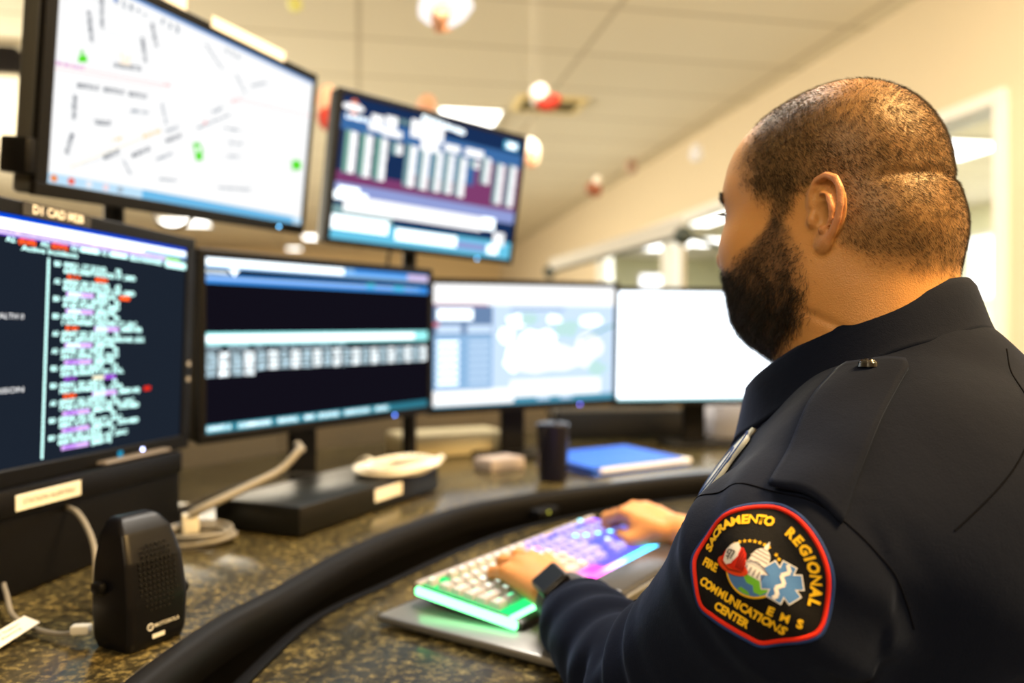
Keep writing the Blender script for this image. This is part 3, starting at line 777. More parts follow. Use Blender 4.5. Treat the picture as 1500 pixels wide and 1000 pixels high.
# ------------------------------------------------------------------ trousers and shoes (below the desk)
def leg_pts(s_): return from_body((.03, .085*s_, -.575)), from_body((.40, .13*s_, -.55)), from_body((.42, .15*s_, -.98))
def pants_sdf(p):
    q = to_body(p); d = ell(q, (.01, 0, -.575), (.155, .200, .095))
    for s_ in (1, -1):
        a, b, c = leg_pts(s_); e = smin(cap(p, a, b, .095, .075), cap(p, b, c, .072, .055), .03); d = smin(d, e, .03)
    return smax(d, (-(p[:, 2] + 1.0)).astype(F32), .005)
P_, Q_ = surf(pants_sdf, axis((-.4, .012), .7), axis((.3, .012), 1.4), axis((-1.02, .012), -.42), relax=2)
wpart('trousers', P_, Q_, navy)
for s_ in (1, -1):
    c = leg_pts(s_)[2]; f0 = lambda p, c=c: smax(smin(cap(p, c + bf*-.04 + UP*-.045, c + bf*.15 + UP*-.058, .045, .040), cap(p, c, c + UP*-.04, .045, .045), .03), -(p[:, 2] + F32(1.078)), .004)
    P_, Q_ = surf(f0, axis((c[0]-.25, .01), c[0]+.25), axis((c[1]-.25, .01), c[1]+.25), axis((-1.085, .01), -.93), relax=1)
    wpart('shoe', P_, Q_, mat('black_leather', (.01, .01, .01), rough=.3))
# ------------------------------------------------------------------ task chair under him
chair = empty('office_chair', Vector(from_body((-.02, 0, 0)))*1.0); chair.location.z = 0; chair.rotation_euler = (0, 0, BA)
tag(chair, 'black task chair the man sits on at the desk', 'chair')
blk = mat('black_fabric', (.012, .012, .013), rough=.85); plast = mat('black_plastic', (.004, .004, .005), rough=.42, spec=.15)
m = MB(); m.box((.04, 0, .375), (.50, .50, .075), None, .03, 4); m.build('seat', blk, chair)
m = MB(); m.box((-.235, 0, .62), (.06, .42, .26), Matrix.Rotation(-.12, 3, 'Y'), .028, 4); m.build('backrest', blk, chair)
m = MB(); m.tube([(-.1, 0, .33), (-.26, 0, .34), (-.29, 0, .45), (-.27, 0, .62)], .018, 10, smooth_n=5); m.build('backrest_post', plast, chair)
m = MB(); m.cyl((.04, 0, .09), (.04, 0, .34), .028); m.build('gas_column', plast, chair)
m = MB()
for k in range(5):
    a = k*2*math.pi/5; m.tube([(.04, 0, .10), (.04 + .30*math.cos(a), .30*math.sin(a), .075)], .018, 8)
m.build('base', plast, chair)
for k in range(5):
    a = k*2*math.pi/5; c = (.04 + .30*math.cos(a), .30*math.sin(a), .03); m = MB(); m.cyl((c[0]-.02*math.sin(a), c[1]+.02*math.cos(a), .031), (c[0]+.02*math.sin(a), c[1]-.02*math.cos(a), .031), .030, n=18); m.cyl((c[0], c[1], .03), (c[0], c[1], .075), .008); m.build('caster', plast, chair)
# =================================================================== SETTING
RA = math.radians(10.9); e_b = Vector((-math.sin(RA), math.cos(RA), 0)); e_a = Vector((math.cos(RA), math.sin(RA), 0))
RM = Matrix.Rotation(RA, 4, 'Z')           # room axes: local x to the right wall, local y down the room
CEIL = 2.68
paint = noise_bump(mat('wall_paint', (.66, .56, .40), rough=.85), 60, .15, .002)
ceil_m = mat('ceiling_tile', (.72, .66, .52), rough=.9)
N, L = nt(ceil_m); b = N['Principled BSDF']; tc = N.new('ShaderNodeTexCoord'); br = N.new('ShaderNodeTexBrick')
br.offset = 0; br.inputs['Scale'].default_value = 1; br.inputs['Brick Width'].default_value = 1.22; br.inputs['Row Height'].default_value = .61; br.inputs['Mortar Size'].default_value = .014
br.inputs['Color1'].default_value = (.74, .68, .54, 1); br.inputs['Color2'].default_value = (.71, .65, .51, 1); br.inputs['Mortar'].default_value = (.52, .46, .34, 1)
L.new(tc.outputs['Object'], br.inputs['Vector']); L.new(br.outputs['Color'], b.inputs['Base Color'])
floor_m = noise_color(mat('carpet', (.1, .1, .1), rough=.95), 40, [(.3, (.16, .15, .13)), (.7, (.26, .24, .20))])
white_trim = mat('white_trim', (.80, .78, .74), rough=.4)
def room_obj(name, mb, m):
    o = mb.build(name, m); o.matrix_world = RM; o['kind'] = 'structure'; return o
WR_A, FAR_B, NEAR_B, LEFT_A, NB_A = 2.565, 14.5, -3.2, -6.5, 7.2
m = MB(); m.box(((LEFT_A+NB_A)/2, (FAR_B+NEAR_B)/2, -.05), (NB_A-LEFT_A, FAR_B-NEAR_B, .1)); room_obj('floor', m, floor_m)
m = MB(); m.box(((LEFT_A+NB_A)/2, (FAR_B+NEAR_B)/2, CEIL+.05), (NB_A-LEFT_A, FAR_B-NEAR_B, .1)); room_obj('ceiling', m, ceil_m)
WB0, WB1, WZ0, WZ1 = 2.76, 8.3, .86, 2.10
m = MB()
for (b0, b1, z0, z1) in ((NEAR_B, WB0, 0, CEIL), (WB1, FAR_B, 0, CEIL), (WB0, WB1, 0, WZ0), (WB0, WB1, WZ1, CEIL)):
    m.box((WR_A+.06, (b0+b1)/2, (z0+z1)/2), (.12, b1-b0, z1-z0))
room_obj('wall_right', m, paint)
m = MB(); m.box(((LEFT_A+WR_A)/2, FAR_B+.05, CEIL/2), (WR_A-LEFT_A, .1, CEIL)); room_obj('wall_back', m, mat('back_wall_paint', (.62, .47, .26), rough=.85))
m = MB(); m.box((LEFT_A-.05, (FAR_B+NEAR_B)/2, CEIL/2), (.1, FAR_B-NEAR_B, CEIL)); room_obj('wall_left', m, paint)
nb = mat('neighbour_room_paint', (.76, .76, .56), rough=.85)
m = MB(); m.box((NB_A+.05, (FAR_B+NEAR_B)/2, CEIL/2), (.1, FAR_B-NEAR_B, CEIL)); m.box(((WR_A+.12+NB_A)/2, FAR_B+.05, CEIL/2), (NB_A-WR_A-.12, .1, CEIL)); room_obj('wall_neighbour_room', m, nb)
m = MB(); m.box(((LEFT_A+NB_A)/2, NEAR_B-.05, CEIL/2), (NB_A-LEFT_A, .1, CEIL)); room_obj('wall_near', m, paint)
m = MB(); t_ = .055
for b_ in (WB0+t_/2, 4.55, 6.4, WB1-t_/2): m.box((WR_A+.05, b_, (WZ0+WZ1)/2), (.17, t_, WZ1-WZ0), None, .004, 1)
for z_ in (WZ0+t_/2, WZ1-t_/2): m.box((WR_A+.05, (WB0+WB1)/2, z_), (.172, WB1-WB0, t_), None, .004, 1)
wf = room_obj('window_1', m, white_trim)
m = MB(); m.box((WR_A+.06, (WB0+WB1)/2, (WZ0+WZ1)/2), (.006, WB1-WB0-.1, WZ1-WZ0-.1)); g = m.build('pane', mat('window_glass', (1, 1, 1), rough=.0, trans=1., ior=1.02, spec=.1), wf)
# bright outside windows of the room behind the glazing
sky_m = glow('daylight_pane', (1., 1., .98), 2.6)
def nwin(name, c, size, label, panes):
    """window in the neighbouring room: frame with its lit panes"""
    r = empty(name); r.matrix_world = RM; r['kind'] = 'structure'
    ax = 0 if size[0] < .05 else 1; w_ = size[1-ax]; m = MB(); fr = .05
    def seg(u0, u1, z0, z1, d): 
        s_ = [0, 0, z1-z0]; s_[ax] = d; s_[1-ax] = u1-u0; cc = [c[0], c[1], (z0+z1)/2]; cc[1-ax] += (u0+u1)/2; m.box(cc, s_)
    z0, z1 = c[2]-size[2]/2, c[2]+size[2]/2
    for k in range(panes+1): seg(-w_/2 + k*w_/panes - fr/2, -w_/2 + k*w_/panes + fr/2, z0, z1, .06)
    seg(-w_/2, w_/2, z0-fr/2, z0+fr/2, .06); seg(-w_/2, w_/2, z1-fr/2, z1+fr/2, .06); m.build('frame', white_trim, r)
    m = MB(); m.box(c, size); m.build('pane', sky_m, r)
nwin('window_2', (NB_A-.03, 6.6, 1.95), (.02, 3.4, .75), '', 3)
nwin('window_3', (4.35, FAR_B-.03, 1.80), (.75, .02, 1.15), '', 1)
nwin('window_4', (5.65, FAR_B-.03, 1.80), (.80, .02, 1.15), '', 1)
m = MB(); m.box(((WR_A+.12+NB_A)/2, FAR_B-.02, 1.10), (NB_A-WR_A-.2, .03, .34)); room_obj('trim_1', m, mat('yellow_dado', (.75, .55, .04), rough=.6))
m = MB(); m.box(((LEFT_A+WR_A)/2, FAR_B-.01, .06), (WR_A-LEFT_A, .03, .12)); room_obj('baseboard_back', m, white_trim)
# ceiling lights
frame_m = mat('light_frame', (.8, .78, .7), rough=.5); lamp_m = glow('lamp_diffuser', (1., .97, .90), 5.)
lamp_white = glow('lamp_diffuser_cool', (1., 1., .97), 5.)
def ceiling_light(x, y, sx, sy, label, group=None, mm=lamp_m):
    r = empty('ceiling_light', (x, y, CEIL-.012), (0, 0, RA)); tag(r, label, 'ceiling light', group)
    m = MB(); t = .02
    for s_ in (-1, 1): m.box((s_*(sx/2), 0, 0), (t, sy+t, .022)); m.box((0, s_*(sy/2), 0), (sx-t, t, .022))
    m.build('frame', frame_m, r); m = MB(); m.box((0, 0, .002), (sx-t, sy-t, .010)); m.build('diffuser', mm, r)
    return r
ceiling_light(-.33, 5.72, .44, .62, 'lit square ceiling panel just above the top edge of the second raised monitor')
ceiling_light(-4.35, 10.6, .6, .6, 'far lit ceiling panel seen just under the big map monitor')
ceiling_light(-3.02, 12.1, .3, .5, 'far lit ceiling panel in the gap right of the map monitor, the upper one')
ceiling_light(-3.72, 13.6, .25, .3, 'far lit ceiling panel in the gap right of the map monitor, the lower one')
ceiling_light(3.66, 6.6, .62, .62, 'lit ceiling panel beyond the glazing behind the man\'s nape', mm=lamp_white)
ceiling_light(2.50, 10.25, .62, 1.2, 'largest lit panel beyond the glazing in front of the man\'s brow', mm=lamp_white)
ceiling_light(1.98, 12.0, .75, 1.2, 'leftmost lit panel beyond the glazing, above the thin rail', mm=lamp_white)
ceiling_light(2.62, 13.4, .6, .9, 'lit panel beyond the glazing just left of the rail\'s upper cap', mm=lamp_white)
ceiling_light(3.02, 12.7, .6, .9, 'lit panel beyond the glazing just right of the rail\'s upper cap', mm=lamp_white)
# air vent, diffuser over the red ornament
def vent(x, y, sx, sy, label, m1, m2):
    r = empty('ceiling_vent', (x, y, CEIL-.012), (0, 0, RA)); tag(r, label, 'air vent'); m = MB(); t = .035
    for s_ in (-1, 1): m.box((s_*(sx/2), 0, 0), (t, sy+t, .024)); m.box((0, s_*(sy/2), 0), (sx-t, t, .024))
    m.build('frame', m1, r); m = MB()
    for k in range(9): m.box((0, -sy/2 + (k+.5)*sy/9, 0), (sx-t, sy/14, .004), Matrix.Rotation(.5, 3, 'X'))
    m.box((0, 0, .008), (sx-t, sy-t, .004)); m.build('slats', m2, r)
vent(-2.95, 4.45, .55, .55, 'dark slatted air vent in the ceiling left of the map monitor', mat('vent_frame', (.45, .40, .30)), mat('vent_dark', (.06, .05, .045)))
vent(.25, 5.35, .42, .28, 'yellowish air vent in the ceiling behind the red and white ornament', mat('vent_cream', (.80, .66, .34)), mat('vent_cream_dark', (.30, .27, .16)))
# hanging ornaments
thread_m = mat('thread', (.6, .55, .45), rough=.8)
def ornament(px, py, Y, w_, h_, label, c1, c2=None, off=(0, 0), seed=0, rr=1.):
    X = (px-750)/1166.67*Y; Z = CAMZ + (500-py)/1166.67*Y
    r = empty('hanging_ornament', (X, Y, Z)); tag(r, label, 'ornament', None)
    q = np.random.default_rng(seed); t = bmesh.new(); bmesh.ops.create_icosphere(t, subdivisions=2, radius=1)
    for v in t.verts: v.co = Vector((v.co.x*w_/2, v.co.y*w_/2, v.co.z*h_/2))*(1 + q.uniform(-.16, .16))
    m = MB(); m.add(t); m.build('ornament_body', c1, r, ang=.2)
    if c2:
        t = bmesh.new(); bmesh.ops.create_icosphere(t, subdivisions=2, radius=1)
        for v in t.verts: v.co = Vector((v.co.x*w_*rr + off[0], v.co.y*w_*.4 - .01, v.co.z*h_*.36 + off[1] + .15*v.co.x*w_))*(1 + q.uniform(-.1, .1))
        m = MB(); m.add(t); m.build('ornament_accent', c2, r, ang=.2)
    m = MB(); m.cyl((0, 0, h_*.4), (0, 0, CEIL-Z-.001), .0004, n=6); m.build('thread', thread_m, r)
def paper(n, c, tr=.35):
    m = mat(n, c, rough=.7, trans=0); return m
wp, pk, rd, br_ = paper('white_paper', (.9, .86, .82)), paper('peach_paper', (.85, .45, .30)), paper('red_foil', (.45, .03, .015)), paper('brown_foil', (.30, .10, .05))
lit = glow('paper_added_glow', (1., .93, .88), 1.25)  # emission stands in for room light on white paper; not a lamp
ornament(652, 6, 2.3, .15, .15, 'large white paper ornament with added glow, hanging at the top edge', lit, pk, (.0, -.03), 1, .26)
ornament(478, 152, 3.2, .075, .16, 'peach and red ornament half hidden behind the right edge of the map monitor', pk, rd, (0, -.05), 2, .45)
ornament(625, 152, 4.0, .10, .09, 'small peach ornament just left of the lit square ceiling panel', pk, None, seed=3)
ornament(789, 138, 3.0, .075, .085, 'white ball ornament with a dark red leaf below, in the middle of the ceiling', wp, rd, (.035, -.032), 4, .62)
ornament(779, 222, 2.6, .055, .10, 'pale peach ornament at the top right corner of the second raised monitor', wp, pk, (0, -.02), 5, .35)
ornament(870, 276, 4.2, .09, .09, 'dull red brown ornament near the dark ceiling edge, left of the fainter one', br_, wp, (.01, .03), 6, .3)
ornament(925, 243, 5.0, .08, .10, 'faint brown ornament on the dark ceiling edge', paper('tan_foil', (.40, .27, .2)), None, seed=7)
ornament(1020, 224, 4.6, .08, .11, 'small silvery white ornament left of the man\'s forehead', paper('silver_paper', (.75, .76, .85)), None, seed=8)
ornament(432, 6, 3.6, .06, .07, 'small yellow green ornament at the top edge right of the map monitor', paper('lime_paper', (.75, .75, .25)), None, seed=9)
# low rail with glass band in front of the glazing
part_m = mat('rail_black', (.02, .03, .025), rough=.5)
A_, B_, C_ = Vector((.243, 5.15, 1.53)), Vector((.728, 3.39, 1.53)), Vector((1.13, 3.95, 1.53))
r = empty('glass_partition', (A_.x, A_.y, 0)); tag(r, 'low partition with frosted glass band above a thin dark rail, seen between monitors and face', 'partition')
m = MB(); off = -Vector((A_.x, A_.y, 0))
for p_, q_ in ((A_, B_), (B_, C_)): m.cyl(p_+off, q_+off, .011, n=10)
m.build('rail', part_m, r)
for p_ in (A_, B_): m = MB(); m.ball(p_+off, .042, 2); m.build('rail_cap', part_m, r)
for p_ in (A_, B_, C_): m = MB(); m.cyl(Vector((p_.x, p_.y, .0))+off, p_+off, .012, n=10); m.build('post', mat('post_grey', (.35, .32, .26), rough=.5), r)
for p_, q_ in ((A_, B_),): m = MB(); d = q_-p_; m.box((p_+q_)/2+off+Vector((0, 0, .045)), (d.length, .008, .07), Matrix.Rotation(math.atan2(d.y, d.x), 3, 'Z')); m.build('glass_band', mat('frosted_glass', (.42, .40, .36), rough=.6), r)
# cabinets along the far wall (warm wood under the raised monitors)
r = empty('wall_cabinet', (0, 0, 0)); r.location = e_a*-3.2 + e_b*13.9; r.rotation_euler = (0, 0, RA); tag(r, 'long honey coloured wooden cabinet against the far wall', 'cabinet')
wood = noise_color(mat('honey_wood', (.5, .3, .1), rough=.5), 3, [(.3, (.42, .24, .07)), (.7, (.60, .38, .13))])
m = MB(); m.box((0, 0, 1.0), (6.0, .55, 2.0)); m.build('carcass', wood, r)
for k in range(6): m = MB(); m.box((-2.5+k, -.29, 1.0), (.96, .03, 1.9), None, .005, 1); m.build('door', wood, r)

# =================================================================== DESK
REAR_Z, FRONT_Z = .78, .74
granite = noise_color(mat('granite', (.1, .1, .05), rough=.20, spec=.5), 95, [(.34, (.010, .009, .006)), (.49, (.045, .037, .018)), (.60, (.17, .135, .052)), (.74, (.48, .38, .15))], 5, .75)
N, L = nt(granite); b = N['Principled BSDF']
tc = N.new('ShaderNodeTexCoord'); n2 = N.new('ShaderNodeTexNoise'); n2.inputs['Scale'].default_value = 9; n2.inputs['Detail'].default_value = 4
mm_ = N.new('ShaderNodeMixRGB'); mm_.blend_type = 'MULTIPLY'; mm_.inputs['Fac'].default_value = .55; rr_ = N.new('ShaderNodeValToRGB'); rr_.color_ramp.elements[0].position = .3; rr_.color_ramp.elements[1].position = .7
L.new(tc.outputs['Object'], n2.inputs['Vector']); L.new(n2.outputs['Fac'], rr_.inputs['Fac'])
src = b.inputs['Base Color'].links[0].from_socket; L.new(src, mm_.inputs['Color1']); L.new(rr_.outputs['Color'], mm_.inputs['Color2']); L.new(mm_.outputs['Color'], b.inputs['Base Color'])
rubber = mat('black_edge', (.004, .004, .005), rough=.5, spec=.12)
def curve(pts, n=6): return [(v.x, v.y) for v in spline([Vector((x, y)) for x, y in pts], n)]
rear_front = curve([(-.350, .45), (-.346, .58), (-.342, .700), (-.335, .785), (-.320, .877), (-.2925, .9645), (-.245, 1.144), (-.174, 1.316), (-.059, 1.496), (.1875, 1.683), (.458, 1.835), (.80, 1.93), (1.15, 1.95)])
rear_back = [(1.25, 2.75), (.6, 2.85), (-.1, 2.62), (-.62, 2.15), (-.95, 1.55), (-1.05, .9), (-1.05, .45)]
front_back = curve([(-.272, .50), (-.268, .62), (-.265, .70), (-.259, .818), (-.2345, .977), (-.164, 1.125), (-.075, 1.30), (.03, 1.45), (.20, 1.60), (.374, 1.71), (.62, 1.80), (.95, 1.84)])
front_near = curve([(1.05, 1.55), (.80, 1.33), (.60, 1.19), (.42, 1.07), (.28, .985), (.16, .885), (.075, .785), (.0, .66), (-.05, .50)], 4)
def desk(name, poly, edge, z, th, label, extra):
    r = empty(name, (0, 1.4, 0)); tag(r, label, 'desk')
    sh = lambda P_: [(x, y-1.4) for x, y in P_]
    m = MB(); m.prism(sh(poly), z-th, z, .003); m.build('worktop', granite, r)
    for k, ed in enumerate(edge):
        m = MB(); pts = [Vector((x, y-1.4, z-th/2-.002)) for x, y in ed]; t = bmesh.new(); rings = []
        prof = [(.0, .021), (.012, .0205), (.020, .016), (.024, .006), (.024, -.010), (.019, -.022), (.0, -.026)]
        for i, p_ in enumerate(pts):
            d_ = (pts[min(i+1, len(pts)-1)]-pts[max(i-1, 0)]).normalized(); nrm = Vector((d_.y, -d_.x, 0))*(1 if k == 0 else -1)*extra
            rings.append([t.verts.new(p_ + nrm*a_*1.0 + Vector((0, 0, b_))) for a_, b_ in prof])
        for i in range(len(rings)-1):
            for j in range(len(prof)): t.faces.new((rings[i][j], rings[i][(j+1) % len(prof)], rings[i+1][(j+1) % len(prof)], rings[i+1][j]))
        t.faces.new(rings[0]); t.faces.new(rings[-1]); bmesh.ops.recalc_face_normals(t, faces=t.faces[:]); m.add(t); m.build('edge_bumper', rubber, r, ang=.9)
    return r
rd_ = desk('rear_desk', rear_front + rear_back, [rear_front], REAR_Z, .038, 'curved dark granite rear worktop with thick black edge, carrying the monitors', 1)
fd_ = desk('keyboard_desk', front_back + front_near, [front_back[::-1]], FRONT_Z, .034, 'lower granite worktop under the keyboard, black edged, in front of the man', 1)
m = MB(); m.prism([(x-.05 if x < 0 else x, y+.09-1.4) for x, y in rear_front[3:-2]] + [(x-.09 if x < 0 else x-.02, y+.13-1.4) for x, y in rear_front[3:-2]][::-1], .0, REAR_Z-.039); m.build('modesty_panel', rubber, rd_)
for x, y in ((-.16, .72), (.62, 1.42)):
    m = MB(); m.box((x, y-1.4, .36), (.07, .09, .70), None, .006, 2); m.box((x, y-1.4, .012), (.12, .45, .024), None, .008, 2); m.build('leg', rubber, fd_)
for x, y in ((-.95, .7), (-.9, 1.5), (-.1, 2.5), (1.1, 2.6)):
    m = MB(); m.box((x, y-1.4, .37), (.06, .06, .738), None, .006, 2); m.build('leg', rubber, rd_)
# =================================================================== MONITORS
bezel_m = mat('monitor_plastic', (.0035, .0035, .004), rough=.45, spec=.16)
shell_m = mat('monitor_shell', (.055, .055, .05), rough=.5)
arm_m = mat('monitor_arm', (.004, .004, .005), rough=.45, spec=.18)
led_blue = glow('led_blue', (.10, .25, 1.), 9.); led_cyan = glow('led_cyan', (.15, .55, 1.), 8.); led_white = glow('led_white', (.55, .6, 1.), 9.)
WHT = glow('pixel_white', (1., 1., 1.), 1.25)
class Screen:
    """display content: lit quads and words lying on the panel; u to the right, v down, both 0..1"""
    def __init__(s, w, h): s.w, s.h, s.m, s.mats = w, h, MB(), []
    def mi(s, m):
        if m not in s.mats: s.mats.append(m)
        s.m.mi = s.mats.index(m)
    def P(s, u, v, l): return Vector(((u-.5)*s.w, -.00025*l, (.5-v)*s.h))
    def quad(s, pts, m, l=1): s.mi(m); s.m.quad([s.P(u, v, l) for u, v in pts]); return s
    def rect(s, u0, v0, u1, v1, m, l=1): return s.quad([(u0, v1), (u1, v1), (u1, v0), (u0, v0)], m, l)
    def line(s, a, b, wd, m, l=2):
        ax, ay, bx, by = a[0]*s.w, a[1]*s.h, b[0]*s.w, b[1]*s.h; L_ = math.hypot(bx-ax, by-ay); nx, ny = -(by-ay)/L_*wd/2, (bx-ax)/L_*wd/2
        return s.quad([((ax-nx)/s.w, (ay-ny)/s.h), ((ax+nx)/s.w, (ay+ny)/s.h), ((bx+nx)/s.w, (by+ny)/s.h), ((bx-nx)/s.w, (by-ny)/s.h)][::-1], m, l)
    def text(s, a, b, str_, m, l=3, size=None, bold=.02):
        """a..b: ends of the word's middle line; the word is stretched to fit, cap height = size (m)"""
        s.mi(m); me = text_mesh(str_, 1., bold); xs = [v.co.x for v in me.vertices]
        if not xs: return s
        x0, x1 = min(xs), max(xs); A = Vector((a[0]*s.w, -a[1]*s.h)); B = Vector((b[0]*s.w, -b[1]*s.h)); d = B-A; ln = d.length; d.normalize(); n = Vector((-d.y, d.x))
        size = size or .006; k = size/.72; t = me.copy()
        for v in t.vertices:
            f = (v.co.x-x0)/(x1-x0)*ln; g_ = (v.co.y - .0)*k; q = A + d*f + n*g_
            v.co = Vector((q.x - s.w/2, -.00025*l, q.y + s.h/2))
        s.m.mesh(t); bpy.data.meshes.remove(t); return s
    def blob(s, u, v, ru, rv, m, l=3, n=14, seed=None):
        q = np.random.default_rng(seed); return s.quad([(u + ru*math.cos(a)*(1 if seed is None else q.uniform(.6, 1.2)), v - rv*math.sin(a)*(1 if seed is None else q.uniform(.6, 1.2))) for a in [2*math.pi*k/n for k in range(n)]], m, l)
    def build(s, parent): return s.m.build('screen', s.mats, parent, ang=None)
def monitor(label, pos, yaw, pitch, roll, w, h, content, bez=(.014, .014, .014, .016), depth=.032, led=None, led_m=None, group=None, shell=None):
    """bez: left, right, top, bottom"""
    c = Vector((pos[0], pos[1], pos[2] + CAMZ)); Rm = Matrix.Rotation(math.radians(yaw), 3, 'Z') @ Matrix.Rotation(math.radians(pitch), 3, 'X') @ Matrix.Rotation(math.radians(roll), 3, 'Y')
    r = empty('computer_monitor', c, Rm.to_euler()); tag(r, label, 'computer monitor', group)
    l_, r_, t_, b_ = bez; x0, x1, z0, z1 = -w/2-l_, w/2+r_, -h/2-b_, h/2+t_; cx, cz = (x0+x1)/2, (z0+z1)/2
    m = MB(); f = -.004
    m.box((cx, f+.006, z1-t_/2), (x1-x0, .012, t_), None, .0015, 1); m.box((cx, f+.006, z0+b_/2), (x1-x0, .012, b_), None, .0015, 1)
    m.box((x0+l_/2, f+.006, 0), (l_, .012, h), None, .001, 1); m.box((x1-r_/2, f+.006, 0), (r_, .012, h), None, .001, 1)
    m.build('bezel', bezel_m, r)
    m = MB(); m.box((cx, f+.012+depth/2, cz), (x1-x0-.004, depth, z1-z0-.004), None, .006, 3); m.box((cx, f+.012+depth+.012, cz), ((x1-x0)*.55, .03, (z1-z0)*.55), None, .012, 3)
    m.build('back_shell', shell or shell_m, r)
    s = Screen(w, h); content(s); s.build(r)
    if led: m = MB(); m.cyl(Vector(((led[0]-.5)*w, f-.0012, (.5-led[1])*h)), Vector(((led[0]-.5)*w, f+.002, (.5-led[1])*h)), .0024, n=14); m.build('power_light', led_m or led_blue, r)
    return r, Matrix.LocRotScale(c, Rm.to_quaternion(), None), (x0, x1, z0, z1, depth)
def world_part(mb, name, m, root, M, **k): return mb.build(name, m, root, xf=M.inverted(), **k)
def stand(r, M, dim, foot=(.20, .15), fs=.03, z=REAR_Z):
    c = M @ Vector((0, .045, -.02)); back = (M.to_3x3() @ Vector((0, 1, 0))); back.z = 0; back.normalize(); p = c + back*.045
    m = MB(); m.box((0, 0, 0), (.07, .012, .30), None, .003, 1); ang = math.atan2(back.y, back.x) - math.pi/2
    m.bm.transform(Matrix.Translation((p.x, p.y, (p.z+z)/2+.01)) @ Matrix.Rotation(ang, 4, 'Z') @ Matrix.Diagonal((1, 1, max((p.z+.06-z)/.30, .2), 1)))
    m.cyl(c, p, .028, n=16); world_part(m, 'stand_neck', arm_m, r, M)
    m = MB(); m.box((0, 0, 0), (foot[0], foot[1], .012), None, .005, 2); m.bm.transform(Matrix.Translation((p.x-back.x*fs, p.y-back.y*fs, z+.0065)) @ Matrix.Rotation(ang, 4, 'Z')); world_part(m, 'stand_base', arm_m, r, M)
def pole(r, M, px, py, dim):
    c = M @ Vector((0, .045, 0)); top = Vector((px, py, c.z+.03))
    m = MB(); m.cyl((px, py, REAR_Z+.001), top, .017, n=16); m.cyl((px, py, REAR_Z+.001), (px, py, REAR_Z+.02), .045, n=20); world_part(m, 'pole', arm_m, r, M)
    m = MB(); q = Vector((px, py, c.z)); m.tube([c, (c+q)/2 + Vector((0, 0, .004)), q], .020, 10); m.box(M @ Vector((0, .030, 0)), (.10, .02, .10), M.to_3x3(), .004, 1); world_part(m, 'mount_arm', arm_m, r, M)

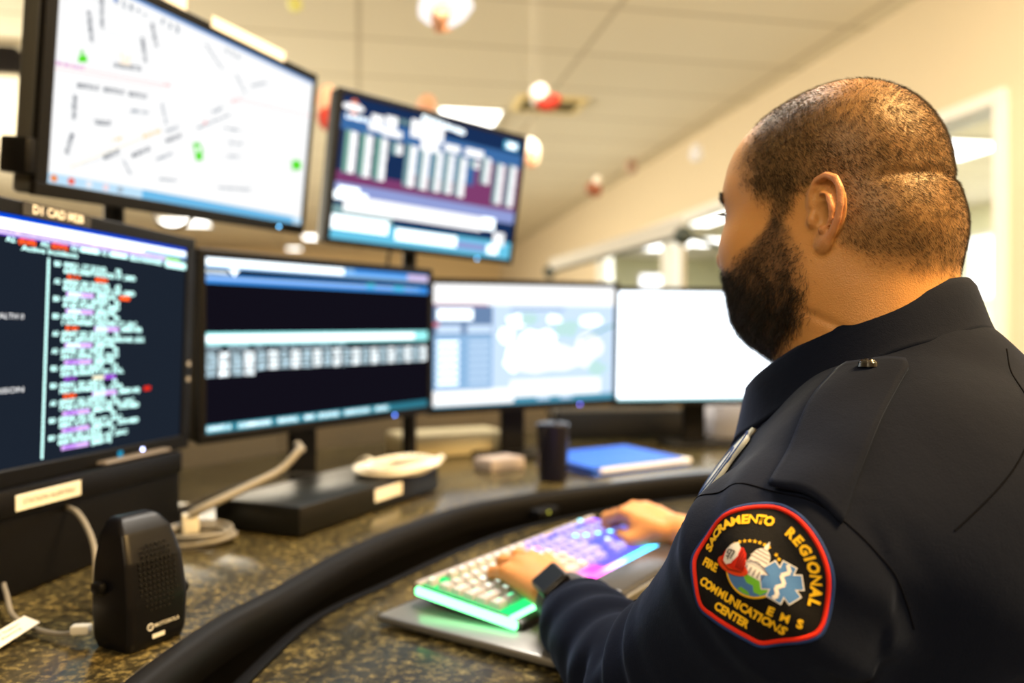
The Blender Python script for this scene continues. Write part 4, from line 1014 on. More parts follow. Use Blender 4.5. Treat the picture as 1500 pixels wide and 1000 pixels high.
# ---- big map display
def c_map(s):
    R2 = lambda *a: s.rect(*a); ink = glow('pixel_ink', (.02, .05, .12), .6); inkl = glow('pixel_ink_soft', (.12, .17, .24), 1.); pale = glow('pixel_pale_grey', (.78, .80, .82), 1.); red = glow('pixel_red_line', (1., .45, .45), 1.2)
    grn = glow('pixel_map_green', (.10, .75, .02), 1.05); org = glow('pixel_orange', (1., .62, .25), 1.15); task = glow('pixel_task_blue', (.16, .52, .85), 1.); tl = glow('pixel_task_light', (.55, .80, 1.), 1.)
    mag = glow('pixel_magenta', (.75, .35, .70), 1.)
    s.rect(0, 0, 1, 1, glow('pixel_map_white', (1, 1, 1), 1.03), 0)
    for a, b in (((.0, .10), (.35, .065)), ((.35, .065), (.9, .03)), ((.12, .225), (.24, .20)), ((.06, .52), (.06, .9)), ((.06, .9), (.22, .8)), ((.06, .66), (.17, .66)), ((.0, .62), (.06, .62)), ((.33, .42), (.36, .62)), ((.14, .5), (.14, .6)), ((.14, .6), (.3, .57)), ((.02, .12), (.02, .30)), ((.10, .09), (.10, .40)), ((.25, .16), (.27, .38)), ((.28, .07), (.31, .3)), ((.45, .1), (.42, .35)), ((.60, .15), (.66, .30))):
        s.line(a, b, .0009, pale, 1)
    for k in range(9):
        s.line((.52+.045*k, .42+.01*k), (.53+.047*k, .92), .0009, pale, 1)
    for k in range(7): s.line((.56, .50+.06*k), (.97, .44+.065*k), .0009, pale, 1)
    s.line((.0, .455), (.345, .372), .0011, red, 2); s.line((.0, .478), (.33, .392), .0009, red, 2); s.line((.64, .305), (1., .236), .0012, red, 2)
    s.line((.059, .93), (.701, .215), .0010, pale, 1); s.line((.059, .912), (.33, .619), .0011, glow('pixel_road_yellow', (1., .88, .55), 1.1), 2); s.line((.701, .215), (.99, -.0+.02), .0010, pale, 1)
    T = lambda n, a, b, z=.0078, m=ink, bo=.03: s.text(a, b, n, m, 3, z, bo)
    T('NOTREDAME WAY', (.081, .162), (.096, .30)); T('WATERTON WAY', (.112, .03), (.122, .218)); T('VIEWCREST ST', (.272, .088), (.294, .2)); T('SUMMERSET WAY', (.245, .179), (.262, .3))
    T('LAURELHURST DR', (.164, .366), (.25, .34)); T('MONTOYA ST', (.065, .521), (.127, .505)); T('MONTOYA ST', (.14, .501), (.203, .486)); T('MONTOYA ST', (.216, .484), (.276, .470)); T('JAMES L WAY', (.225, .563), (.286, .547), .005, inkl)
    T('OM PASEO WAY', (.06, .568), (.06, .684)); T('MARCIA WAY', (.06, .75), (.045, .854)); T('CASALE ST', (.119, .669), (.169, .656))
    T('MADISON AVE', (.153, .832), (.199, .782)); T('MADISON AVE', (.241, .791), (.298, .73)); T('WINDING WAY', (.35, .673), (.408, .614)); T('WINDING WAY', (.35, .62), (.393, .575), .005, inkl); T('MARCONI AVE', (.466, .55), (.593, .416), .004, inkl)
    T('CYPRESS AVE', (.321, .784), (.377, .726), .005, inkl); T('WALNUT AVE', (.326, .477), (.348, .579), .005, inkl); T('LOCUST', (.214, .822), (.241, .891), .005, inkl); T('GARFIELD', (.521, .436), (.561, .39), .005, inkl)
    T('HILLSDALE BLVD', (.472, .073), (.547, .171), .004, inkl); T('ANDREA BLVD', (.606, .168), (.656, .253), .004, inkl); T('FAIR OAKS', (.60, .58), (.66, .565), .004, inkl); T('ENGLE RD', (.60, .66), (.65, .645), .004, inkl); T('WHITNEY', (.57, .86), (.72, .83), .004, inkl); T('EDISON', (.34, .88), (.40, .87), .004, inkl); T('EL CAMINO', (.58, .50), (.64, .49), .004, inkl); T('POTTER LN', (.68, .20), (.75, .14), .005, inkl)
    T('SB 80 EAST', (.004, .451), (.083, .433), .0055, mag); T('I 80', (.33, .375), (.352, .370), .006, red); T('BUS 80', (.272, .679), (.33, .622), .006, org); T('I 80', (.177, .736), (.205, .713), .005, org); T('80 W', (.598, .335), (.638, .305), .007, red)
    s.quad([(.062, .413), (.087, .400), (.084, .368), (.064, .378)], grn, 4); s.quad([(.066, .372), (.076, .368), (.075, .350), (.067, .356)], grn, 4)
    s.quad([(.452, .640), (.470, .735), (.495, .722), (.492, .662), (.476, .628)], grn, 4); s.blob(.474, .668, .008, .016, WHT, 5)
    s.quad([(.915, .585), (.925, .640), (.975, .615), (.968, .565), (.940, .560)], grn, 4)
    for k in range(3): s.blob(.185 + .012*k, .31 + .012*(k % 2), .004, .018, glow('pixel_pale_orange', (1., .85, .65), 1.15), 4)
    s.line((.18, .345), (.215, .335), .004, glow('pixel_pale_orange', (1, .85, .65), 1.15), 4); s.line((.486, .515), (.50, .495), .004, red, 4)
    for k, u in enumerate((.16, .182, .205, .228, .25, .31, .335, .36, .56, .585, .61)): s.text((u-.006, .060), (u+.006, .057), 'OQ8+-?)]O2a'[k], inkl, 3, .009)
    s.blob(.155, .055, .006, .012, glow('pixel_icon_blue', (.1, .25, .7), 1.), 4)
    s.rect(0, 0, 1, .018, glow('pixel_title_blue', (.25, .45, .85), .9), 2)
    s.rect(0, .952, .283, 1, tl, 3); s.rect(.283, .952, 1, 1, task, 3); s.rect(.95, .952, 1, 1, tl, 4)
    for k, (u, cc) in enumerate(((.018, (.9, .3, .1)), (.065, (.9, .15, .1)), (.115, (.9, .9, .95)), (.165, (.95, .75, .8)), (.21, (.4, .5, .6)))): s.blob(u, .975, .010, .017, glow('icon_%d' % k, cc, 1.), 5)
r, M, d = monitor('large raised monitor with the white street map, topmost at left', (-.535, 1.394, .384), 71.3, 7.6, -2.4, .617, .30, c_map, bez=(.020, .010, .016, .020), depth=.036, led=(.87, 1.035), led_m=led_cyan)
pole(r, M, -.70, 1.40, d)
m = MB(); m.box((-.335, .022, -.118), (.02, .05, .05), None, .004, 2); m.build('side_hub', bezel_m, r)
lbl = mat('paper_label', (.82, .80, .76), rough=.7)
m = MB(); m.box((.093, -.004, .169), (.21, .0025, .019)); m.build('label_strip', lbl, r)
m = MB(); m.box((-.095, .000, .176), (.052, .0025, .022)); m.build('label_tab', lbl, r)
# ---- incident list display (lower left)
def c_cad(s):
    bg = glow('pixel_dark_slate', (.012, .018, .030), 1.); cy = glow('pixel_cyan_text', (.60, 1., .95), 2.0); wt = WHT; orr = glow('pixel_orange_red', (1., .10, .01), 1.9); pur = glow('pixel_violet_bar', (.72, .45, .95), 1.35); pu2 = glow('pixel_purple', (.42, .10, .85), 1.)
    s.rect(0, 0, 1, 1, bg, 0)
    s.rect(0, 0, 1, .018, glow('pixel_deep_blue', (.0, .07, .75), 1.), 1); s.rect(0, .018, 1, .058, glow('pixel_ice', (.88, .97, 1.), 2.1), 1); s.rect(0, .058, .92, .080, glow('pixel_lilac', (.90, .72, 1.), 1.1), 1); s.rect(0, .080, .9, .086, glow('pixel_violet_line', (.2, .08, .8), 1.), 1)
    s.text((.02, .069), (.90, .069), 'REGISTER  1078:INDUCTION  SEC:ROUTINE  UNIT  AV:83  FREQ: 170 / TAC: 0', glow('pixel_lilac_ink', (.45, .35, .75), 1.), 3, .0045)
    s.rect(.80, .040, 1, .058, glow('pixel_blue_tile', (.35, .6, 1.), 1.2), 2); s.rect(.90, .060, .97, .078, glow('pixel_lime', (.35, .85, .05), 1.1), 2); s.rect(.90, .080, 1, .112, cy, 2)
    sz = .0062
    s.text((.28, .100), (.300, .100), '/', cy, 3, sz); s.text((.322, .098), (.350, .098), 'A2:', cy, 3, sz); s.text((.357, .098), (.408, .098), '(E28)', orr, 3, sz, .03); s.text((.422, .096), (.450, .096), 'A2:', cy, 3, sz); s.text((.456, .096), (.509, .096), '(E2N)', orr, 3, sz, .03)
    s.text((.519, .094), (.545, .094), 'A2:', cy, 3, sz); s.rect(.552, .084, .620, .103, cy, 2); s.text((.628, .094), (.652, .094), 'A2:', cy, 3, sz); s.rect(.66, .084, .730, .103, cy, 2); s.text((.742, .096), (.885, .096), 'B2:CHANGES:', cy, 3, sz, .04)
    s.text((.366, .124), (.543, .124), 'Active Incidents', cy, 3, .0062, .015)
    q = random.Random(5); streets = ['6398 DRIFTWOOD ST ,SMD', '8250 SUNVALLEY DR ,SMD', '4140 YORK ST ,SMD', '1 DONNER CENTER CT ,SAC', 'ELK GROVE-FLORIN/BOND ,ELK', '2411 OPAL DR ,RCH', '255 BURKETT AV ,FOL', 'NO SUNRISE BL ,CITR', '7740 E STOCKTON BL ,SAC', '2801 S ST WATT ,SAC', '600 RIVERSIDE AV ,SAC']
    inc = ['0951 17 31H2', '0950 20 23C20', '0949 21 26A01', '0948 21 17A10', '0947 22 25D01', '0946 25 10D2', '0944 20 26D3', '0941 22 29D1', '0937 22 29D01', '0936 23 25', '0932 22 17D2']
    nm = ['B3', 'A2', 'B3', 'B3', 'A3', 'A2', 'B2', 'B3', 'A3', 'B3', 'B3']; dv = (.955-.170)/32
    s.rect(.446, .150, .452, .985, cy, 2)
    for k in range(40): s.rect(.4455, .158+k*.0207, .4525, .160+k*.0207, bg, 3)
    for g_ in range(11):
        v = .170 + g_*3*dv; s.text((.468, v), (.487, v), nm[g_], cy, 3, sz, .03)
        s.text((.498, v), (.498 + .0125*len(inc[g_]), v), inc[g_], cy, 3, sz, .03); s.text((.685, v), (.705, v), '%d' % q.randint(11, 99), cy, 3, sz, .03)
        st = streets[g_]; s.text((.498, v+dv), (.498 + .0122*len(st), v+dv), st, cy, 3, sz, .03)
        w_ = v + 2*dv
        if g_ in (0, 3, 7): s.text((.512, w_), (.555, w_), 'E1%d+' % (g_+1), orr, 3, sz, .03)
        if g_ == 0: s.text((.61, w_), (.655, w_), 'M12+', orr, 3, sz, .05)
        if g_ in (3, 7): s.rect(.612, w_-.010, .705, w_+.010, pur, 2); s.text((.616, w_), (.66, w_), 'AMR27', cy, 4, sz, .03); s.text((.715, w_), (.80, w_), '(MED-20)', cy, 3, sz, .04)
        if g_ in (1, 2, 4, 5, 8, 9, 10): s.rect(.510, w_-.010, .605, w_+.010, pur, 2); s.text((.516, w_), (.56, w_), 'AMR%d' % (g_+20), cy if g_ < 5 else pu2, 4, sz, .02); s.text((.615, w_), (.69, w_), '(MED-%02d)' % g_, cy, 3, sz, .04)
        if g_ == 6: s.text((.512, w_), (.555, w_), 'E57+', pu2, 3, sz, .04); s.rect(.612, w_-.008, .655, w_+.008, glow('pixel_cream', (1, .95, .7), 1.3), 2); s.rect(.655, w_-.010, .70, w_+.010, pu2, 2)
        if g_ in (1,): s.rect(.705, w_-.010, .745, w_+.008, orr, 2)
        if g_ == 7: s.rect(.82, w_-.014, .85, w_+.006, glow('pixel_red', (1., .03, .01), 1.), 2)
        if g_ in (8, 9): s.text((.715, w_), (.80, w_), 'GTR MED', cy, 3, sz, .04)
    s.text((.24, .398), (.380, .398), 'FOR HEALTH 0', wt, 3, .0066, .0); s.text((.25, .690), (.386, .690), 'GARRISON', wt, 3, .0066, .0)
r, M, d = monitor('dark monitor listing incidents in cyan and orange, lower left', (-.577, 1.02, -.001), 79.7, 2.2, 0, .53, .30, c_cad, bez=(.018, .021, .018, .022), led=(.813, 1.030), led_m=led_white)
stand(r, M, d, (.16, .09), -.02)
m = MB(); m.box((.115, -.0052, -.1605), (.008, .002, .012)); m.build('touch_key', glow('key_teal', (.02, .30, .50), 1.), r)
m = MB(); m.box((-.018, -.0048, .160), (.115, .0012, .0165)); pl = m.build('name_plate', mat('name_plate', (.030, .028, .025), rough=.5), r)
m = MB(); t = text_mesh('D1 CAD M2B', .0150, .02); m.mesh(t); m.bm.transform(Matrix.Translation((-.018, -.0058, .160)) @ Matrix.Rotation(math.pi/2, 4, 'X')); m.build('name_text', mat('plate_letters', (.95, .93, .86), rough=.6), pl, ang=None)
m = MB(); m.cyl((.277, -.005, -.035), (.277, -.0035, -.035), .004, n=14); m.cyl((.277, -.005, -.060), (.277, -.0035, -.060), .004, n=14); m.build('bezel_button', mat('button_grey', (.35, .33, .30), rough=.3), r)
# ---- second monitor: dark with blue bands
def c_band(s):
    bg = glow('pixel_black_violet', (.006, .005, .010), 1.); b1 = glow('pixel_sky', (.25, .55, 1.), 1.); b2 = glow('pixel_azure', (.05, .30, .85), 1.); cyb = glow('pixel_cyan_band', (.35, .95, .95), 1.15); lt = glow('pixel_ice', (.88, .97, 1.), 2.1); tx = glow('pixel_grey_blue_text', (.55, .75, .85), 1.5); tl = glow('pixel_teal_dim', (.03, .20, .28), 1.)
    s.rect(0, 0, 1, 1, bg, 0); s.rect(0, .0, 1, .060, b1, 1); s.rect(0, .002, .55, .045, lt, 2); s.rect(.6, .0, 1, .03, b2, 2); s.rect(.88, .01, 1, .05, glow('pixel_pink_tile', (.8, .6, .85), 1.), 3)
    s.text((.0, .080), (.08, .080), 'Summary', lt, 3, .006); s.quad([(.08, .06), (.12, .06), (.10, .10)][::-1], lt, 3)
    s.rect(0, .094, 1, .146, b2, 1); s.rect(0, .105, .95, .125, b1, 2); s.rect(0, .112, .9, .118, glow('pixel_lilac2', (.55, .65, 1.), 1.), 3); s.rect(.66, .092, .70, .125, glow('pixel_aqua', (.1, .6, .85), 1.), 4); s.rect(.80, .1, .86, .13, glow('pixel_aqua', (.1, .6, .85), 1.), 4)
    s.rect(0, .424, 1, .496, cyb, 1); s.rect(.0, .440, .92, .482, lt, 2)
    s.text((0, .512), (.56, .512), 'EVENT   ADDRESS   NAT  L C TYPE  PRI  STATUS AGENCY  UNIT', tx, 3, .0052, .03)
    q = random.Random(2)
    for row in range(5):
        for k in range(22):
            if row == 4 and k > 3: continue
            v = .552 + row*.0292; u = .0 + k*.0455; s.text((u, v), (u+.037, v), ''.join(q.choice('ABCDEFGHJKLMNPRSTUVW0123456789') for _ in range(4)), lt if k % 2 else tx, 3, .0062, .05)
    s.rect(0, .948, 1, .998, tl, 1)
    for a, b_, w_ in ((0, .09, 'UNIT-1'), (.11, .24, 'COMMANDS'), (.26, .35, 'RECALL'), (.37, .42, 'MAP'), (.43, .53, 'STATUS'), (.55, .68, 'DISPATCH OFF'), (.70, .78, 'AVL')): s.rect(a, .954, b_, .992, glow('pixel_teal_tile', (.20, .60, .72), 1.), 2); s.text((a+.006, .973), (b_-.006, .973), w_, lt, 3, .006, .02)
r, M, d = monitor('dark monitor with blue bars across, second from the left in the lower row', (-.356, 1.584, -.003), 55.7, 1.1, -.9, .577, .30, c_band, led=(.804, 1.032))
stand(r, M, d, (.14, .08))
# ---- third monitor: pale map with panels
def c_pale(s):
    lt = glow('pixel_ice', (.88, .97, 1.), 2.1); sl = glow('pixel_slate', (.16, .26, .45), 1.); bl_ = glow('pixel_soft_blue', (.30, .52, .80), 1.); gy = glow('pixel_mint', (.52, .78, .76), 1.1); pb = glow('pixel_pale_blue', (.62, .78, .98), 1.1); tl = glow('pixel_teal_bar', (.08, .33, .48), 1.)
    s.rect(0, 0, 1, 1, pb, 0); s.rect(0, 0, 1, .168, WHT, 1); s.rect(0, .160, .28, .175, glow('pixel_dusty_red', (.6, .22, .30), 1.), 2)
    s.rect(0, .175, .305, .41, sl, 1); s.rect(0, .41, .305, .87, bl_, 1); s.rect(.02, .20, .20, .29, lt, 2); s.rect(.02, .33, .14, .40, pb, 2); s.rect(.17, .33, .30, .40, pb, 2); s.rect(.0, .31, .03, .34, glow('pixel_red_tile', (.8, .1, .12), 1.), 3)
    for k in range(7): s.rect(.02, .46+k*.055, .13, .485+k*.055, lt, 2); s.rect(.18, .46+k*.055, .29, .485+k*.055, pb, 2)
    for k, (u, v, a, b_, m_) in enumerate([(.44, .30, .07, .07, lt), (.55, .46, .12, .10, lt), (.72, .36, .09, .09, gy), (.50, .28, .05, .06, gy), (.62, .62, .20, .16, WHT), (.85, .30, .09, .06, lt), (.84, .55, .10, .14, WHT), (.42, .60, .06, .14, lt), (.52, .57, .04, .03, gy), (.90, .72, .06, .07, gy), (.38, .42, .05, .08, lt), (.64, .28, .05, .04, lt)]): s.blob(u, v, a, b_, m_, 2+k % 5, 12, k+1)
    s.line((.99, .34), (.80, .47), .006, glow('pixel_dark_teal', (.10, .42, .40), 1.), 8); s.line((.4, .20), (.7, .20), .004, sl, 8)
    s.rect(0, .860, .42, .985, WHT, 9); s.rect(.40, .80, .92, .94, WHT, 9); s.rect(.42, .945, 1, .985, tl, 9); s.rect(.55, .95, .62, .975, pb, 10); s.rect(.68, .95, .75, .975, pb, 10); s.rect(0, .985, 1, 1, tl, 8)
r, M, d = monitor('bright monitor with blue side panel and pale map, third in the lower row', (.042, 2.031, -.008), 27.3, 3.1, -.8, .522, .30, c_pale, led=(.797, 1.035), led_m=glow('led_indigo', (.18, .16, 1.), 9.))
stand(r, M, d)
# ---- fourth monitor: blank white page
def c_white(s):
    s.rect(0, 0, 1, 1, glow('pixel_white_page', (.84, .92, 1.), 3.6), 0); g_ = glow('pixel_grey_mark', (.35, .55, .60), 1.)
    for v in (.575, .615): s.rect(.598, v, .622, v+.022, g_, 2)
    s.rect(.765, .58, .775, .64, glow('pixel_pale_grey', (.78, .80, .82), 1.), 2); s.rect(0, .975, 1, 1, glow('pixel_task_cyan', (.45, .85, .9), 1.1), 2)
r, M, d = monitor('blank white glowing monitor, rightmost, partly behind the man\'s beard', (.547, 2.241, -.013), 10.4, .7, 0, .53, .30, c_white, led=(.745, 1.035), led_m=glow('led_indigo', (.18, .16, 1.), 9.))
stand(r, M, d)
# ---- second raised monitor: status board
def c_board(s):
    navy_ = glow('pixel_navy', (.010, .030, .10), 1.); wine = glow('pixel_wine', (.22, .05, .16), 1.); lav = glow('pixel_lavender', (.30, .36, .70), 1.); sl = glow('pixel_mid_blue', (.05, .16, .40), 1.); gg = glow('pixel_grey_green', (.22, .38, .40), 1.); lt = glow('pixel_ice', (.88, .97, 1.), 2.1); ted = glow('pixel_sky_box', (.15, .60, .85), 1.)
    s.rect(0, 0, 1, 1, navy_, 0); s.rect(0, .125, 1, .235, sl, 1); s.rect(0, .235, 1, .62, wine, 1); s.rect(0, .235, .34, .52, navy_, 2); s.rect(.34, .235, .72, .45, sl, 2)
    s.rect(0, .60, 1, .70, lav, 2); s.blob(.052, .075, .052, .028, WHT, 4); s.blob(.055, .072, .022, .055, glow('pixel_brick', (.85, .20, .08), 1.1), 3)
    for a, b_, c_, d_ in ((.14, .085, .20, .155), (.21, .07, .27, .16), (.13, .155, .20, .20), (.20, .165, .30, .215), (.34, .05, .52, .18), (.40, .18, .50, .26), (.53, .17, .62, .225), (.65, .165, .76, .225)): s.rect(a, b_, c_, d_, WHT, 4)
    s.text((.39, .022), (.638, .060), 'STATUS BOARD', lt, 4, .010, .08); s.rect(.88, .035, .97, .10, ted, 3); s.rect(.90, .045, .96, .09, lt, 4); s.text((.02, .145), (.13, .145), 'UNITS', lt, 4, .008, .05); s.text((.27, .09), (.34, .09), 'AREA', gg, 4, .010, .05)
    bars = [(.068, .24, .53), (.142, .24, .54), (.216, .242, .547), (.293, .255, .336), (.369, .245, .55), (.44, .25, .552), (.513, .243, .554), (.58, .245, .552), (.652, .25, .556), (.727, .25, .316), (.795, .21, .42), (.882, .235, .561), (.962, .23, .565)]
    for k, (u, v0, v1) in enumerate(bars):
        s.rect(u-.042, v0-.01, u-.004, v1, gg, 3)
        n = max(1, int((v1-v0)/.024))
        for j in range(n): v = v0 + (j+.5)*(v1-v0)/n; s.text((u-.016, v), (u+.018, v), '%s%02d' % ('EMTS'[k % 4], (j*7+k*3) % 90+10), WHT, 4, .0065, .10); s.rect(u-.012, v-.008, u+.014, v+.008, WHT, 5)
        if k < 3:
            for j in range(10): s.rect(u-.036, v0+.01+j*.028, u-.026, v0+.022+j*.028, glow('pixel_leaf', (.15, .60, .12), 1.), 5)
    s.rect(.02, .625, .12, .66, lt, 3); s.rect(.0, .66, .16, .72, lt, 3); s.rect(.05, .685, .80, .80, WHT, 4); s.rect(.80, .68, .88, .78, lt, 3); s.rect(.30, .81, .88, .86, navy_, 3); s.rect(.0, .76, .30, .86, gg, 3)
    s.rect(0, .86, 1, 1, ted, 2); s.rect(.0, .83, .28, .93, lt, 4); s.rect(.32, .87, .66, .955, lt, 4); s.rect(.88, .79, .95, .90, WHT, 5); s.rect(.85, .90, .92, .97, lt, 5); s.rect(.66, .90, .84, .96, lav, 3)
r, M, d = monitor('raised monitor with white columns on navy and wine red, second of the upper row', (-.18, 1.849, .363), 42.2, 9.3, 1.2, .515, .30, c_board, bez=(.012, .010, .012, .012), led=(.79, 1.025), led_m=led_cyan)
pole(r, M, -.245, 1.90, d)

# =================================================================== THINGS ON THE REAR DESK
cable_g = mat('cable_grey', (.20, .185, .155), rough=.5); cable_w = mat('cable_white', (.70, .67, .58), rough=.5); cable_b = mat('cable_black', (.01, .01, .01), rough=.5)
# black station alerting unit below the incident monitor
r = empty('alerting_unit', (-.562, 1.03, REAR_Z), (0, 0, math.radians(79.7))); tag(r, 'black console unit with white STATION ALERTING label under the incident list monitor', 'console unit')
m = MB(); m.box((.0, .032, .064), (.46, .06, .126), None, .006, 2); m.box((0, -.002, .113), (.44, .014, .034), None, .005, 2); m.build('housing', plast, r)
m = MB(); m.box((-.060, -.0105, .113), (.105, .0015, .0185), None, .0004, 1); lb = m.build('label', mat('cream_label', (.80, .78, .68), rough=.6), r)
m = MB(); m.mesh(text_mesh('STATION ALERTING', .0095, .0)); m.bm.transform(Matrix.Translation((-.060, -.0118, .113)) @ Matrix.Rotation(math.pi/2, 4, 'X')); m.build('label_text', mat('label_ink', (.05, .045, .04), rough=.7), lb, ang=None)
m = MB(); m.box((.13, .01, .133), (.15, .02, .006), None, .003, 1); m.build('top_ledge', mat('brown_plastic', (.12, .10, .08), rough=.5), r)
# small black stand topped with granite pattern
r = empty('small_riser', (-.575, 1.262, REAR_Z), (0, 0, math.radians(66))); tag(r, 'small black box with granite topped lid beside the alerting unit', 'desk riser')
m = MB(); m.box((0, 0, .018), (.10, .09, .034), None, .003, 1); m.build('body', plast, r); m = MB(); m.box((0, 0, .0365), (.09, .08, .004), None, .001, 1); m.build('lid', granite, r)
# desktop loudspeaker
r = empty('desktop_speaker', (-.374, .800, REAR_Z), (0, 0, math.radians(63))); tag(r, 'small black desktop speaker with perforated front at lower left', 'speaker')
t = bmesh.new(); ring = []
for z_, w_, dpt, off in ((0, .062, .052, 0), (.010, .068, .058, 0), (.045, .071, .060, 0), (.085, .067, .052, .002), (.112, .058, .038, .006), (.124, .046, .022, .010), (.127, .036, .012, .011)):
    ring.append([t.verts.new((sx*w_/2 * (1 if abs(sy) < 1 else .93), off + sy*dpt/2, z_)) for sx, sy in ((-1, -.9), (-.86, -1), (.86, -1), (1, -.9), (1, .8), (.8, 1), (-.8, 1), (-1, .8))])
for a_, b_ in zip(ring, ring[1:]):
    for k in range(8): t.faces.new((a_[k], a_[(k+1) % 8], b_[(k+1) % 8], b_[k]))
t.faces.new(ring[0][::-1]); t.faces.new(ring[-1]); bmesh.ops.recalc_face_normals(t, faces=t.faces[:])
bmesh.ops.bevel(t, geom=t.edges[:], offset=.0022, segments=2, affect='EDGES', profile=.5)
# local -y is the perforated face
m = MB(); m.add(t); sp = m.build('cabinet', mat('speaker_black', (.004, .004, .0055), rough=.36, spec=.18), r)
m = MB()
for i in range(9):
    for j in range(13):
        x_, z_ = -.020 + i*.005, .038 + j*.0052
        if ((x_)/.024)**2 + ((z_-.070)/.036)**2 < 1: yy = -.0302 + (.0042*max(0, (z_-.045)/.04)); m.cyl((x_, yy-.0007, z_), (x_, yy+.002, z_), .0013, n=8)
m.build('grille', mat('grille_hole', (.002, .002, .002), rough=1.), r)
m = MB(); m.cyl((.030, .0, .040), (.052, .0, .040), .0055, n=16); m.cyl((.046, .0, .040), (.056, .0, .040), .0065, .006, n=16); m.build('knob', bezel_m, r)
m = MB(); m.box((-.039, .008, .062), (.010, .016, .012), None, .004, 2); m.build('side_pad', bezel_m, r)
lg = mat('print_white', (.65, .65, .65), rough=.5); m = MB()
m.tube([(-.012 + .0032*math.cos(a), -.0308, .022 + .0032*math.sin(a)) for a in np.linspace(0, 6.283, 17)[:-1]], .0006, 6, closed=True)
for s_ in (-1, 1): m.tube([(-.012 - .0018*1, -.0310, .0205), (-.012 - .0009, -.0310, .0238), (-.012, -.0310, .0212), (-.012 + .0009, -.0310, .0238), (-.012 + .0018, -.0310, .0205)], .0004, 5)
t = bmesh.new(); t.from_mesh(text_mesh('MOTOROLA', .0052, .01)); t.transform(Matrix.Translation((.007, -.0312, .022)) @ Matrix.Rotation(math.pi/2, 4, 'X')); m.add(t)
m.box((-.002, -.0300, .0115), (.014, .001, .004)); m.build('maker_mark', lg, r)
# its cable with the tag
r = empty('network_cable', (-.42, .78, REAR_Z)); tag(r, 'thin grey cable with white tag plugged into the desktop speaker', 'cable')
o_ = Vector((-.42, .78, REAR_Z)); W3 = lambda x, y, z: Vector((x, y, z)) - o_
m = MB(); m.tube([W3(-.424, .790, .795), W3(-.450, .795, .788), W3(-.488, .812, .788), W3(-.530, .845, .790), W3(-.572, .900, .797), W3(-.615, .95, .812), W3(-.67, .99, .84)], .0027, 8, smooth_n=6); m.build('cord', cable_g, r)
m = MB(); m.box(W3(-.428, .791, .7945), (.018, .011, .009), Matrix.Rotation(.1, 3, 'Z'), .002, 2); m.build('plug', cable_w, r)
tp = [(-.487, .808, .7915), (-.506, .800, .800)]
tr = Matrix((Vector((.90, .10, .42)).normalized(), Vector((-.35, .55, .75)).normalized(), Vector((0, -1, .2)).normalized())).transposed()
m = MB(); q_ = [W3(-.4790, .8080, .7955), W3(-.5010, .8180, .7985), W3(-.5210, .7720, .7860), W3(-.4970, .7620, .7830)]; m.quad([q_[0], q_[1], q_[2], q_[3]])
tg = m.build('tag', mat('tag_white', (.80, .78, .74), rough=.6), r, ang=None); md = tg.modifiers.new('t', 'SOLIDIFY'); md.thickness = .0006
ux = (q_[1]-q_[2]).normalized(); uy = (q_[0]-q_[1]); uy = (uy - ux*uy.dot(ux)).normalized()*-1; un = ux.cross(uy)
if un.y > 0: uy = -uy; un = -un
cc_ = sum(q_, Vector())/4
m = MB()
for k, w_ in enumerate(('Fire Station', 'Alerting')):
    t = bmesh.new(); t.from_mesh(text_mesh(w_, .0062, .0)); t.transform(Matrix.Translation(cc_ + un*.0009 + uy*(.004 - k*.008)) @ Matrix((ux, uy, un)).transposed().to_4x4()); m.add(t)
m.build('tag_text', mat('label_ink', (.05, .045, .04)), tg, ang=None)
# second strand coming down behind the speaker
r = empty('speaker_cable', (-.50, .95, REAR_Z)); tag(r, 'grey cable curving down from the alerting unit behind the speaker', 'cable'); o_ = Vector((-.50, .95, REAR_Z))
m = MB(); m.tube([W3(-.575, 1.02, .868), W3(-.545, .995, .868), W3(-.515, .965, .855), W3(-.490, .935, .835), W3(-.470, .90, .80), W3(-.455, .875, .786)], .0034, 8, smooth_n=6); m.build('cord', cable_g, r)
# coil
r = empty('coiled_cable', (-.472, 1.19, REAR_Z)); tag(r, 'round coil of grey cable lying on the granite behind the speaker', 'cable coil')
m = MB()
for k in range(7):
    ra, z_, ph = .040 + .0032*(k % 4), .005 + .0045*(k//2), k*.7
    m.tube([((ra+.002*math.sin(3*a+ph))*math.cos(a)*1.12, (ra+.002*math.sin(3*a+ph))*math.sin(a)*1.12, z_ + .0018*math.sin(2*a+ph)) for a in np.linspace(0, 6.283, 37)[:-1]], .0030, 7, closed=True)
m.build('loops', cable_g, r)
m = MB(); m.box((-.020, .028, .022), (.024, .020, .030), Matrix.Rotation(.5, 3, 'Z'), .003, 2); m.build('plug', cable_w, r)
m = MB(); m.tube([(-.018, .020, .036), (.005, .030, .048), (.045, .070, .066), (.090, .120, .088), (.112, .150, .115), (.113, .168, .116), (.10, .19, .122)], .0065, 10, smooth_n=6); m.build('lead', cable_g, r)
